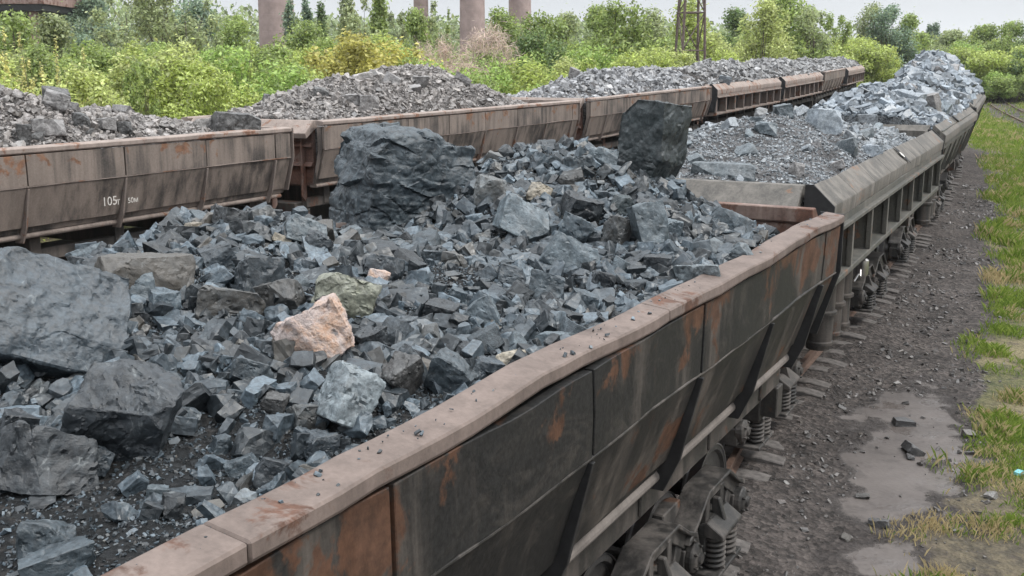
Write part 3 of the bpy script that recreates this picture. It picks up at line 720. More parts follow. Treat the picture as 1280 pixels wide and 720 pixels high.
# low-poly stones for the rubble
STONES = []
for k in range(26):
    rr = random.Random(900 + k); bm = rock_bm(300 + k, (rr.uniform(.85, 1.5), rr.uniform(.55, 1.), rr.uniform(.3, .8)), rr.choice((4, 5, 6)), .42, .88)
    bmesh.ops.triangulate(bm, faces=bm.faces); bm.verts.index_update()
    STONES.append((np.array([v.co[:] for v in bm.verts]), np.array([[v.index for v in f.verts] for f in bm.faces]))); bm.free()
STONES_HI = []
def stone_arrays(k):
    me = rock_mesh('stone', 700 + k, (random.Random(k).uniform(.85, 1.35), random.Random(k + 50).uniform(.6, 1.), random.Random(k + 90).uniform(.35, .8)), None, ncut=5 + k % 4, edge=.24, rough=1.15, lo=.5, hi=.92)
    V = np.array([v.co[:] for v in me.vertices]); F = np.array([list(p.vertices) for p in me.polygons]); bpy.data.meshes.remove(me); return V, F
for k in range(18): STONES_HI.append(stone_arrays(k))
def rot_mats(n, rg, tilt=.6):
    a = rg.uniform(0, 2 * np.pi, n); b = rg.normal(0, tilt, n); c = rg.normal(0, tilt, n)
    ca, sa, cb, sb, cc, sc_ = np.cos(a), np.sin(a), np.cos(b), np.sin(b), np.cos(c), np.sin(c)
    Z = np.zeros(n); O = np.ones(n)
    Rz = np.stack([np.stack([ca, -sa, Z], -1), np.stack([sa, ca, Z], -1), np.stack([Z, Z, O], -1)], 1)
    Rx = np.stack([np.stack([O, Z, Z], -1), np.stack([Z, cb, -sb], -1), np.stack([Z, sb, cb], -1)], 1)
    Ry = np.stack([np.stack([cc, Z, sc_], -1), np.stack([Z, O, Z], -1), np.stack([-sc_, Z, cc], -1)], 1)
    return Rx @ Ry @ Rz
def scatter(P, size, rg, tilt=.6, sink=.12, lib=None):
    STONES = lib or globals()['STONES']
    """stones at P (n,3) with sizes -> V, F arrays"""
    Vs, Fs, base = [], [], 0; n = len(P); which = rg.integers(0, len(STONES), n); RM = rot_mats(n, rg, tilt)
    for k, (v, f) in enumerate(STONES):
        m = np.where(which == k)[0]
        if not len(m): continue
        st = rg.uniform(.75, 1.3, (len(m), 1, 3))
        X = np.einsum('nij,npj->npi', RM[m], v[None] * st * size[m][:, None, None]) + P[m][:, None, :]
        X[:, :, 2] += (.5 - sink - .28) * size[m][:, None]
        Vs.append(X.reshape(-1, 3)); Fs.append((f[None] + (np.arange(len(m)) * len(v))[:, None, None]).reshape(-1, 3) + base); base += len(m) * len(v)
    return np.concatenate(Vs), np.concatenate(Fs)

# ------------------------------------------------------------------ loads
CTRL = np.array([(-1.66, 1.4, 3.40), (-1.1, .9, 3.50), (-1.5, 2.7, 3.16), (-1.75, 2.6, 3.06), (-.6, 2.0, 3.22), (.57, -.35, 3.18), (1.0, -1.7, 2.92), (.8, -2.3, 2.86), (1.1, 4.9, 2.86),
    (.95, .7, 3.10), (.49, 4.0, 3.72), (-.4, 4.5, 3.86), (-.9, 4.5, 3.72), (.05, 4.3, 3.84), (.56, 4.6, 3.22), (.46, -1.4, 3.04), (.3, -1.7, 3.0), (-.4, -1.0, 3.12), (0, 5.3, 2.7), (-1.7, 5.0, 3.15),
    (-1.7, -1.0, 3.12), (-1.7, 3.8, 3.15), (-1.7, 0, 3.22), (-1, -3, 2.95), (0, -4, 2.85), (1, -4, 2.8), (-1, -5, 2.8), (1.65, -3, 2.85), (1.65, -1.5, 2.97), (1.65, 0, 3.05), (1.65, 1.5, 3.07), (1.65, 3, 3.08), (1.65, 4.4, 3.03), (1.5, 5.3, 2.66), (-1.2, 5.3, 2.8),
    (.9, 2.2, 3.17), (.8, 3.2, 3.42), (-.3, 3.2, 3.48), (1.2, 3.9, 3.22), (-.2, .9, 3.32), (.3, .6, 3.22), (-.9, -.2, 3.28)])
def h_n1(x, y):
    x = np.asarray(x, float); y = np.asarray(y, float)
    d2 = (x[..., None] - CTRL[:, 0]) ** 2 + (y[..., None] - CTRL[:, 1]) ** 2
    w = np.exp(-d2 / (2 * .42 ** 2)) + 1e-4 / (d2 + .5)
    z = (w * CTRL[:, 2]).sum(-1) / w.sum(-1)
    return z + .05 * fbm2(x * 1.6, y * 1.6, 31, 3)
def heap(base, amp, pts, seed, lum=.16, cone=1.):
    """pts: list of (y, amp factor) along the wagon"""
    ys, fs = zip(*pts)
    def h(x, y):
        x = np.asarray(x, float); y = np.asarray(y, float); a = np.interp(y, ys, fs)
        prof = np.clip(1 - np.abs(x / 1.72) ** 1.7, 0, 1)
        return base + amp * a * prof + np.minimum(a, 0) * .6 + lum * fbm2(x * .9 + seed, y * .9, seed, 3) * np.clip(a, .25, 1)
    return h
DARK = (.070, .084, .092); MID = (.105, .126, .137); PALE = (.235, .262, .285); NPALE = (.185, .215, .245); LGREY = (.215, .195, .183); TAN = (.36, .315, .25)
LOADS = []   # (matrix, L, height fn, stone count, size range, soil colour, stone colour, pale?, label, wagon phrase)
LOADS.append((NM[0], h_n1, 46000, (.011, .17), (.020, .022, .024), (.037, .049, .059), False, 'dark blue-grey crushed ore with fine dirt filling the nearest wagon', 'nearest wagon'))
LOADS.append((NM[1], heap(3.02, .62, [(-5.6, .15), (-4.2, .55), (-1.6, .95), (.2, 1.05), (2.6, .75), (4.2, .35), (5.6, -.15)], 41), 11000, (.025, .16), (.140, .138, .140), (.180, .198, .214), True, 'cone of fine grey gravel and pale rubble in the ribbed wagon of the nearer train', 'ribbed wagon of the nearer train'))
LOADS.append((NM[2], heap(3.03, .78, [(-5.6, .5), (-3, 1), (3, 1), (5.6, .8)], 42), 4200, (.06, .30), (.12, .13, .14), NPALE, True, 'pale blue-grey broken ore in the smooth wagon behind the ribbed one', 'smooth wagon behind the ribbed one'))
LOADS.append((NM[3], heap(3.05, 1.05, [(-5.6, .7), (-2, 1), (3, 1), (5.6, .9)], 43), 2600, (.09, .40), (.12, .13, .14), NPALE, True, 'pale ore heap in the last-but-one wagon of the nearer train', 'last-but-one wagon of the nearer train'))
LOADS.append((NM[4], heap(3.05, 1.5, [(-5.6, .65), (0, .85), (3.6, 1.05), (4.8, .95), (5.6, .5)], 44), 2200, (.11, .45), (.12, .13, .14), NPALE, True, 'tallest pale ore heap at the far end of the nearer train', 'last wagon of the nearer train'))
LS = (.145, .135, .13)
LOADS.append((LM[0], heap(2.98, 1.02, [(-5.8, .8), (-2, .95), (.6, 1.0), (2.2, .80), (3.6, .48), (4.7, .22), (5.2, 0), (5.8, -.4)], 51), 11000, (.03, .15), LS, LGREY, True, 'brownish grey broken stone heaped in the leftmost wagon', 'leftmost wagon'))
LOADS.append((LM[1], heap(3.0, 1.0, [(-5.8, .15), (-4.6, .55), (-3, .95), (1.2, 1.0), (2.6, .62), (3.8, .1), (4.6, -.4), (5.8, -.6)], 52), 9000, (.035, .17), LS, LGREY, True, 'grey-brown stone heap in the half-empty left-train wagon', 'half-empty left-train wagon'))
LOADS.append((LM[2], heap(3.02, .85, [(-5.8, .05), (-4, .35), (-2.2, .9), (5.8, .85)], 53), 4200, (.06, .24), LS, (.22, .222, .23), True, 'light grey rubble in the left-train wagon behind the upright slab', 'left-train wagon behind the upright slab'))
for k, (nm, am) in enumerate((('first ribbed wagon of the left train', .9), ('second ribbed wagon of the left train', .92), ('smooth pale wagon at the left train end', .8), ('last wagon of the left train', .75))):
    LOADS.append((LM[3 + k], heap(3.02, am, [(-5.8, .7), (-2, 1.), (3, .9), (5.8, .8)], 54 + k), 2200, (.08, .3), LS, (.215, .212, .213), True, 'light grey rubble heaped in the ' + nm, nm))
HF = []
for i, ((M, L), h, n, (s0, s1), soil, stone, pale, label, ph) in enumerate(LOADS):
    rg = np.random.default_rng(100 + i); H = L / 2 - .14; W = 1.63
    st = .035 if i == 0 else (.07 if i in (1, 5, 6) else .14)
    xs = np.linspace(-W, W, int(2 * W / st)); ys = np.linspace(-H, H, int(2 * H / st)); X, Y = np.meshgrid(xs, ys)
    def hf(x, y, h=h, i=i):
        return h(x, y) + (.030 * fbm2(np.asarray(x) * 6, np.asarray(y) * 6, 61, 3) if i == 0 else .05 * fbm2(np.asarray(x) * 4, np.asarray(y) * 4, 61 + i, 3))
    Z = hf(X, Y)
    nx, ny = len(xs), len(ys); I = np.arange(nx * ny).reshape(ny, nx); F = np.stack([I[:-1, :-1], I[:-1, 1:], I[1:, 1:], I[1:, :-1]], -1).reshape(-1, 4)
    # skirt down to the floor makes the heap a solid body
    V = np.stack([X, Y, Z], -1).reshape(-1, 3); ring = np.concatenate([I[0, :], I[1:, -1], I[-1, -2::-1], I[-2:0:-1, 0]])
    low = V[ring].copy(); low[:, 2] = 2.06; low[:, 0] *= 1.42 / 1.63; b0 = len(V); V = np.concatenate([V, low]); m = len(ring); q = np.arange(m)
    SK = np.stack([ring[q], b0 + q, b0 + (q + 1) % m, ring[(q + 1) % m]], -1); F = np.concatenate([F, SK])
    me = mesh_np('ore_load', V, F, M_DIRT, True)
    o = link('ore_load', me, color=soil); o.matrix_world = M; tag(o, label, 'ore load', 'ore loads in the wagons', 'stuff')
    # stones
    x = rg.uniform(-W + .03, W - .03, n); y = rg.uniform(-H + .03, H - .03, n)
    u = rg.uniform(0, 1, n); sz = s0 * (s1 / s0) ** (u ** (2.5 if i == 0 else 2.0))
    dens = fbm2(x * .8, y * .8, 71 + i, 2)
    keep = (rg.uniform(-1, 1, n) < dens + .75) | (sz < s0 * 2.2)
    if i == 0:   # fine dirt apron at the near right corner has few stones
        fine = smooth(-.6, -1.8, y) * smooth(.0, .7, x); keep &= rg.uniform(0, 1, n) > fine * .88
        sz = sz * (1 - .35 * fine)
    if i == 1:
        fine = smooth(.6, -.8, y) * smooth(-1.2, -.2, x); keep &= rg.uniform(0, 1, n) > fine * .8; sz = sz * (1 - .6 * fine)
    x, y, sz = x[keep], y[keep], sz[keep]
    
    if i in (0, 1, 5, 6):
        ng = (60000, 16000, 0, 0, 0, 9000, 9000)[i]; gx = rg.uniform(-W + .02, W - .02, ng); gy = rg.uniform(-3.2 if i == 0 else -H, H, ng); gs = (.007, .018, 0, 0, 0, .022, .025)[i] * rg.uniform(.6, 2.3, ng)
        x, y, sz = np.concatenate([x, gx]), np.concatenate([y, gy]), np.concatenate([sz, gs])
    z = hf(x, y)
    if i == 0:
        gx = 1.67 + .11 * rg.uniform(0, 1, 170) ** 1.5; gy = rg.uniform(-3, H, 170)
        x, y, z, sz = np.concatenate([x, gx]), np.concatenate([y, gy]), np.concatenate([z, 3.196 - .13 * (gx - 1.66)]), np.concatenate([sz, .005 * 5 ** rg.uniform(0, 1, 170) ** 2])
    Pn = np.stack([x, y, z], 1); bigs = sz > (.034 if i == 0 else .06 if i in (1, 5, 6) else 9)
    Vv, Ff = scatter(Pn[~bigs], sz[~bigs], rg, .75)
    if bigs.sum():
        V2, F2 = scatter(Pn[bigs], sz[bigs], rg, .7, .16, STONES_HI if i in (0, 1, 5, 6) else None); Ff = np.concatenate([Ff, F2 + len(Vv)]); Vv = np.concatenate([Vv, V2])
    st_o = link('rubble', mesh_np('rubble', Vv, Ff, M_RUBP if pale else M_RUB), o, color=stone); st_o['kind'] = 'stuff'
    HF.append((M, M.inverted(), h, L))

def hit(i, px, py):
    M, Mi, h, L = HF[i]; o = np.array(Mi @ Vector(CAM)); d = np.array(Mi.to_3x3() @ Vector(ray(px, py)))
    t = np.linspace(1.5, 70, 5500); P = o[None] + d[None] * t[:, None]
    ok = (np.abs(P[:, 0]) < 1.66) & (np.abs(P[:, 1]) < L / 2 + .1)
    zz = np.where(ok, h(np.clip(P[:, 0], -1.65, 1.65), np.clip(P[:, 1], -L / 2, L / 2)), -9)
    m = np.where(P[:, 2] < zz)[0]
    if len(m): return t[m[0]], P[m[0]]
    # ray passes above: closest approach
    g = np.where(ok, P[:, 2] - zz, 99); k = int(np.argmin(g)); return t[k], P[k]

# hand-placed rocks of the nearest wagon: px, py, w, h, depth factor, (pitch, roll, yaw), tone, material, cuts, label
TON = {'d': (.016, .0205, .025), 'm': (.028, .038, .047), 'b': (.044, .060, .072), 'l': (.095, .120, .136), 'v': (.155, .182, .196), 'g': (.19, .195, .150), 't': (.27, .235, .18), 'k': (.020, .023, .026), 'n': (.024, .034, .037), 'u': (.050, .049, .048)}
HR = [
 (503, 234, 172, 160, .85, (3, 5, 26), 'b', 'S', 'huge layered dark boulder standing on the crest of the nearest wagon'),
 (817, 174, 77, 106, .75, (-4, 5, -36), 'n', 'R', 'tall upright greenish-black slab standing on the far hump of the nearest wagon'),
 (64, 404, 196, 170, .6, (-30, 22, 10), 'm', 'R', 'large flat-faced grey boulder leaning at the left edge of the photo'),
 (155, 520, 140, 145, .7, (14, 22, -12), 'd', 'R', 'big dark wedge-shaped block below the flat-faced boulder'),
 (55, 578, 128, 98, .6, (-25, 14, 10), 'd', 'R', 'dark flat rock at lower left below the leaning boulder'),
 (394, 420, 112, 84, .75, (-18, -24, 10), 'p', 'P', 'pink and orange granite rock among the dark ore'),
 (430, 372, 92, 62, .8, (-20, 20, 0), 'g', 'R', 'greenish tan slab tucked behind the pink rock'),
 (440, 497, 84, 84, .7, (-12, 30, 20), 'v', 'R', 'pale grey-white slab just below the pink rock'),
 (503, 470, 60, 60, .9, (10, -25, 30), 'u', 'R', 'brown-black pointed rock between two blue blocks near the bent rim'),
 (566, 470, 74, 66, .8, (5, 28, -20), 'b', 'R', 'blue-grey faceted block right of the brown-black pointed rock'),
 (606, 468, 44, 44, .8, (0, 10, 20), 'm', 'R', 'small squarish block against the rim below the blue faceted block'),
 (288, 382, 92, 46, .8, (-12, 12, 0), 'm', 'R', 'flat wedge rock with pale top in front of the dark crest'),
 (322, 352, 68, 60, .9, (-10, 10, 30), 'm', 'R', 'dark block with pale flat top behind the flat wedge'),
 (354, 374, 54, 62, .8, (0, -20, -30), 'd', 'R', 'dark upright block left of the greenish tan slab'),
 (205, 382, 38, 44, .7, (-5, 8, 15), 'b', 'R', 'small upright grey stone right of the leaning boulder'),
 (178, 366, 40, 42, .6, (-25, -15, 0), 'l', 'R', 'pale leaning flake beside the small upright stone'),
 (169, 398, 36, 22, .8, (0, 0, 0), 'd', 'R', 'little dark stone at the foot of the pale leaning flake'),
 (110, 322, 56, 30, .9, (-15, -18, 0), 'l', 'R', 'pale rock on the crest behind the leaning boulder'),
 (180, 345, 120, 60, .8, (-5, 6, 20), 'd', 'R', 'wide dark half-buried slab behind the pale leaning flake'),
 (290, 275, 44, 34, .9, (0, 15, 30), 'k', 'R', 'black jagged rock topping the left crest'),
 (272, 322, 50, 40, .9, (0, -20, 10), 'm', 'R', 'dark faceted rock in the middle of the left crest slope'),
 (240, 287, 24, 20, .9, (0, 0, 40), 't', 'R', 'rusty yellow stone on the left crest'),
 (378, 292, 62, 40, .8, (-20, 22, 20), 'l', 'R', 'pale grey block at the gap left of the huge boulder'),
 (398, 305, 42, 36, .9, (-5, 25, -10), 'm', 'R', 'grey wedge touching the huge boulder on its left'),
 (352, 300, 30, 14, .7, (-20, 25, 0), 't', 'R', 'thin tan flake lying by the pale block at the gap'),
 (472, 348, 30, 26, .9, (0, 20, 0), 'p', 'P', 'small pinkish stone below the huge layered boulder'),
 (480, 335, 54, 32, .8, (-15, 12, 0), 'm', 'R', 'flat grey rock in front of the huge layered boulder'),
 (450, 312, 40, 24, .8, (-10, 0, 0), 'm', 'R', 'rounded grey rock at the foot of the huge boulder'),
 (654, 278, 76, 58, .6, (-22, 22, 10), 'l', 'R', 'long pale slab right of the huge boulder'),
 (714, 322, 84, 56, .6, (-12, 28, 0), 'l', 'R', 'long light-grey slab sloping towards the rim, in mid heap'),
 (728, 262, 56, 40, .8, (14, 12, 20), 'd', 'R', 'dark overhanging block under the far hump'),
 (674, 243, 34, 30, .8, (-20, 20, 0), 't', 'R', 'cream-tan block on the near side of the far hump'),
 (812, 286, 46, 76, .6, (-14, -10, 20), 'l', 'R', 'upright pale slab on the right slope below the tall slab'),
 (778, 260, 28, 34, .8, (0, 0, 25), 'n', 'R', 'small dark green block left of the upright pale slab'),
 (771, 292, 36, 46, .8, (0, 15, 40), 'm', 'R', 'grey block in the shadow beside the upright pale slab'),
 (716, 292, 50, 50, .7, (-10, 25, 0), 'b', 'R', 'blue-grey slab behind the long light-grey slab'),
 (822, 331, 38, 26, .9, (0, 5, 0), 'd', 'R', 'dark block at the foot of the upright pale slab'),
 (714, 225, 42, 26, .8, (5, -18, 0), 'd', 'R', 'dark flat rock leaning near the far hump top'),
 (754, 198, 42, 26, .8, (-15, 10, 0), 'l', 'R', 'pale block at the foot of the tall upright slab'),
 (725, 207, 44, 26, .8, (-10, -8, 10), 'b', 'R', 'rounded grey block left of the tall upright slab'),
 (912, 280, 68, 38, .8, (-8, 22, 0), 'b', 'R', 'blue-grey rock at the far corner in front of the brown end wall'),
 (923, 318, 38, 34, .8, (-5, -30, 0), 'l', 'R', 'pale pointed rock against the rim at the far corner'),
 (872, 348, 58, 38, .8, (-10, -8, 0), 'v', 'R', 'pale greenish rock lying against the far part of the rim'),
 (876, 313, 20, 28, .8, (0, 0, 0), 'b', 'R', 'small standing stone in the right far slope'),
 (842, 288, 22, 30, .8, (0, 10, 0), 'l', 'R', 'small pale block right of the upright pale slab'),
 (752, 352, 36, 28, .9, (0, 18, 20), 'd', 'R', 'dark roof-shaped rock below the long light-grey slab'),
 (730, 380, 36, 38, .8, (0, 10, 10), 'b', 'R', 'grey upright block close to the middle of the rim'),
 (602, 395, 48, 50, .6, (-15, -25, 0), 'l', 'R', 'pale triangular slab in the middle of the heap'),
 (552, 392, 50, 38, .9, (8, 14, -15), 'd', 'R', 'dark cleft block left of the pale triangular slab'),
 (572, 372, 26, 26, .8, (0, 20, 0), 'b', 'R', 'blue-grey flake above the dark cleft block'),
 (465, 428, 42, 46, .8, (0, -10, 30), 'd', 'R', 'dark rounded block right of the pink rock'),
 (640, 452, 44, 30, .8, (-10, -15, 0), 't', 'R', 'brownish tan stone near the rim'),
 (318, 470, 60, 36, .8, (-18, 18, 0), 'b', 'R', 'flat blue-grey rock left of the pink rock, low down'),
 (384, 522, 46, 38, .9, (-8, 6, 20), 'b', 'R', 'squarish grey block under the pale grey-white slab'),
 (342, 507, 40, 36, .9, (0, 10, -20), 'u', 'R', 'purplish block left of the squarish grey block'),
 (400, 560, 50, 46, .9, (-5, 10, 30), 'm', 'R', 'rounded layered block against the rim near the bent notch'),
 (304, 585, 50, 34, .8, (-12, -18, 0), 'b', 'R', 'elongated smooth stone above the rim notch'),
 (342, 592, 50, 40, .8, (-10, 20, 0), 'd', 'R', 'dark block beside the elongated smooth stone'),
 (276, 558, 30, 30, .9, (0, 0, 20), 'b', 'R', 'small pointed stone above the elongated smooth stone'),
 (218, 634, 32, 36, .9, (0, 10, 10), 'd', 'R', 'dark stone on the fine dirt near the rim'),
 (196, 616, 32, 20, .9, (0, 12, 0), 'l', 'R', 'pale stone beside a dark one on the fine dirt'),
 (120, 575, 42, 44, .8, (-15, 30, 0), 'm', 'R', 'grey block wedged right of the dark flat rock at lower left'),
 (55, 680, 74, 56, .8, (-15, 15, 0), 'b', 'R', 'blue-grey slab at the bottom left corner'),
 (70, 708, 100, 50, .8, (-8, -5, 10), 'b', 'R', 'rounded blue-grey block cut by the bottom edge of the photo'),
 (20, 540, 50, 60, .8, (0, 20, 10), 'd', 'R', 'dark rock at the left edge under the leaning boulder'),
 (612, 240, 44, 40, .9, (0, 15, 0), 'b', 'R', 'grey block just right of the huge layered boulder'),
 (540, 322, 24, 18, .9, (0, 0, 0), 'b', 'R', 'small chip in front of the huge boulder, middle of its foot'),
 (640, 348, 40, 34, .8, (-8, 15, 0), 'm', 'R', 'grey stone below the long pale slab'),
 (683, 360, 48, 40, .7, (-20, 10, 0), 'b', 'R', 'flat grey slab left of the dark roof-shaped rock'),
]
n_rocks = 0
def hand_rock(i, px, py, w, h, df, rot, tone, mk, label, seed, group, **kw):
    global n_rocks
    M, Mi, hf, L = HF[i]
    t, P = hit(i, px, min(py + .30 * h, 735))
    d = ray(px, py); dist = t * (ray(px, min(py + .30 * h, 735)) @ FW); k = dist / F_PX
    W_, H_ = w * k * 1.10, h * k * 1.10
    c = CAM + d * (dist / (d @ FW)); lc = Mi @ Vector(c)
    g = float(hf(np.clip(np.array([lc.x]), -1.63, 1.63), np.array([lc.y]))[0])
    if lc.z - .42 * H_ > g: lc.z = g + .42 * H_
    az = math.atan2(d[0], d[1])
    mat = {'S': M_STRATA, 'R': M_ROCK, 'P': M_PINK, 'Q': M_ROCKP}[mk]
    dims = (W_, df * (W_ + H_) / 2, H_)
    me = rock_mesh('rock', seed, dims, mat, edge=max(.012, min(.045, max(dims) / 14)) if mk != 'S' and max(w, h) < 90 else .021, strata=1.0 if mk == 'S' else 0., **kw)
    o = link('boulder' if max(w, h) > 100 else 'rock', me, color=TON.get(tone, (1, 1, 1)))
    E3 = Euler((R(rot[0]), R(rot[1]), R(rot[2]))).to_matrix()
    Q = np.array([v.co[:] for v in me.vertices]) @ np.array(E3).T
    el = math.asin(-d[2]); vz = Q[:, 2] * math.cos(el) + Q[:, 1] * math.sin(el)
    f = math.sqrt(w * k / np.ptp(Q[:, 0]) * h * k / np.ptp(vz)) * 1.06
    me.transform(Matrix.Scale(f, 4))
    o.matrix_world = Matrix.Translation(M @ lc) @ Matrix.Rotation(-az, 4, 'Z') @ E3.to_4x4()
    tag(o, label, 'rock', group); n_rocks += 1
    return o, lc
placed = []
for k, (px, py, w, h, df, rot, tone, mk, label) in enumerate(HR):
    kw = {}
    if k == 0: kw = dict(ncut=3, lo=.9, hi=.98, extra=[((-.75, 0, .7), 1.12), ((.25, 0, 1), 1.0), ((.85, 0, .5), 1.22), ((.1, -.8, .3), 1.1)], rough=.75)
    elif k == 1: kw = dict(ncut=4, lo=.86, hi=.97, rough=.7, extra=[((-.5, 0, .9), 1.05), ((-.8, 0, -.5), .95), ((.9, 0, -.6), 1.05)])
    elif k == 2: kw = dict(ncut=8, lo=.66, hi=.95, rough=.85)
    elif k == 3: kw = dict(ncut=10, lo=.50, hi=.92, rough=.8)
    elif k == 4: kw = dict(ncut=9, lo=.55, hi=.93, rough=.9)
    else: kw = dict(ncut=(13 if k == 5 else 7 + k % 4), lo=.58, hi=.94, rough=1.1 if k == 5 else .8)
    o, lc = hand_rock(0, px, py, w, h, df, rot, tone, mk, label, 1000 + k * 7, 'rocks in the load of the nearest wagon', **kw)
    placed.append((lc.x, lc.y, max(w, h) / 900 * (o.location - Vector(CAM)).length))

# hand-placed rocks in the other wagons
HR2 = [(5, 66, 95, 34, 22, .8, (0, 5, 20), 'u', 'Q', 'dark block perched on top of the leftmost heap'), (5, 293, 142, 62, 32, .8, (0, 4, 15), 'u', 'Q', 'dark boulder resting by the far end of the leftmost wagon'),
 (5, 70, 128, 36, 34, .7, (-10, 20, 0), 'L', 'Q', 'pale pointed slab on the front of the leftmost heap'), (5, 102, 152, 20, 24, .8, (0, 0, 10), 'u', 'Q', 'dark blue upright stone low in the leftmost heap'),
 (5, 62, 162, 40, 26, .8, (-10, 0, 0), 'L', 'Q', 'rounded grey block at the foot of the leftmost heap'), (5, 155, 160, 18, 16, .8, (0, 0, 0), 'u', 'Q', 'small dark stone at the rim of the leftmost wagon'), (5, 30, 168, 18, 26, .8, (0, 0, 0), 'u', 'Q', 'blue-grey slab standing at the rim near the left photo edge'),
 (5, 256, 155, 26, 14, .8, (-10, 0, 0), 'W', 'Q', 'nearly white stone left of the dark boulder at the wagon end'),
 (6, 460, 130, 26, 22, .8, (0, 0, 10), 'L', 'Q', 'pale layered block on the front of the half-empty wagon heap'), (6, 438, 125, 22, 14, .9, (0, 0, 0), 'L', 'Q', 'rounded pale stone beside the layered block'), (6, 490, 100, 26, 18, .6, (-10, 28, 0), 'L', 'Q', 'slanting slab poking from the top of the half-empty wagon heap'), (6, 454, 98, 26, 14, .8, (0, -10, 0), 'W', 'Q', 'pale pinkish block on the crest of the half-empty wagon heap'), (6, 578, 99, 26, 14, .6, (-10, 25, 0), 'L', 'Q', 'leaning pale slab right on the crest of the half-empty wagon heap'), (6, 402, 115, 20, 12, .9, (0, 0, 0), 'u', 'Q', 'dark rounded stone left on the half-empty wagon heap'),
 (7, 718, 89, 15, 15, .6, (0, 12, 0), 'L', 'Q', 'pale stone sticking up on the heap behind the tall slab'), (8, 838, 92, 22, 14, .8, (-10, 10, 0), 'W', 'Q', 'pale slab beside the pylon foot on the left train'), (7, 755, 118, 10, 6, .8, (0, 0, 0), 'W', 'Q', 'white stone at the rim of the wagon behind the tall slab'), (8, 905, 100, 18, 12, .8, (0, 10, 20), 'B', 'Q', 'blue-grey cube on the first ribbed wagon of the left train'),
 (1, 902, 214, 82, 22, .6, (0, 2, 5), 'l', 'Q', 'long blue-grey block behind the beige end ledge of the ribbed wagon'), (1, 995, 213, 18, 22, .8, (0, 10, 20), 'L', 'Q', 'pale pointed stone on the fine gravel cone'), (1, 978, 140, 24, 20, .8, (0, -5, 20), 'l', 'Q', 'pyramid-shaped stone on the crest of the ribbed wagon heap'), (1, 1030, 152, 42, 34, .9, (0, 5, 30), 'B', 'Q', 'big pale block with dark side on the far part of the ribbed wagon heap'), (1, 945, 152, 16, 12, .9, (0, 0, 0), 'l', 'Q', 'blue stone left of the pyramid-shaped stone'), (1, 957, 160, 30, 16, .8, (0, 8, 0), 'l', 'Q', 'flat blue-grey block under the pyramid-shaped stone'), (1, 1047, 207, 20, 14, .7, (-10, -20, 0), 'L', 'Q', 'pale slab at the rim on the gravel cone'), (1, 1088, 190, 30, 16, .8, (-10, 0, 0), 'B', 'Q', 'pale flat rock by the rim below the emblem'), (1, 1062, 172, 18, 18, .8, (0, 20, 0), 'B', 'Q', 'pale block near the empty far corner of the ribbed wagon'),
 (2, 1085, 150, 24, 14, .8, (0, 0, 0), 'B', 'Q', 'broad pale block in the smooth wagon heap behind the ribbed one'), (2, 1150, 130, 18, 8, .8, (0, 5, 0), 'l', 'Q', 'dark-bottomed flat rock in the smooth wagon heap'),
 (4, 1134, 78, 10, 7, .8, (0, 10, 0), 'B', 'Q', 'left of two rounded blocks crowning the farthest heap'), (4, 1149, 80, 13, 10, .7, (0, 30, 0), 'B', 'Q', 'right leaning one of two blocks crowning the farthest heap')]
TON.update({'L': (.19, .18, .175), 'W': (.33, .31, .295), 'B': (.20, .228, .255)})
for k, (i, px, py, w, h, df, rot, tone, mk, label) in enumerate(HR2):
    hand_rock(i, px, py, w, h, df, rot, tone, mk, label, 3000 + k * 5, 'rocks in the load of the ' + LOADS[i][8], ncut=8, rough=.7)

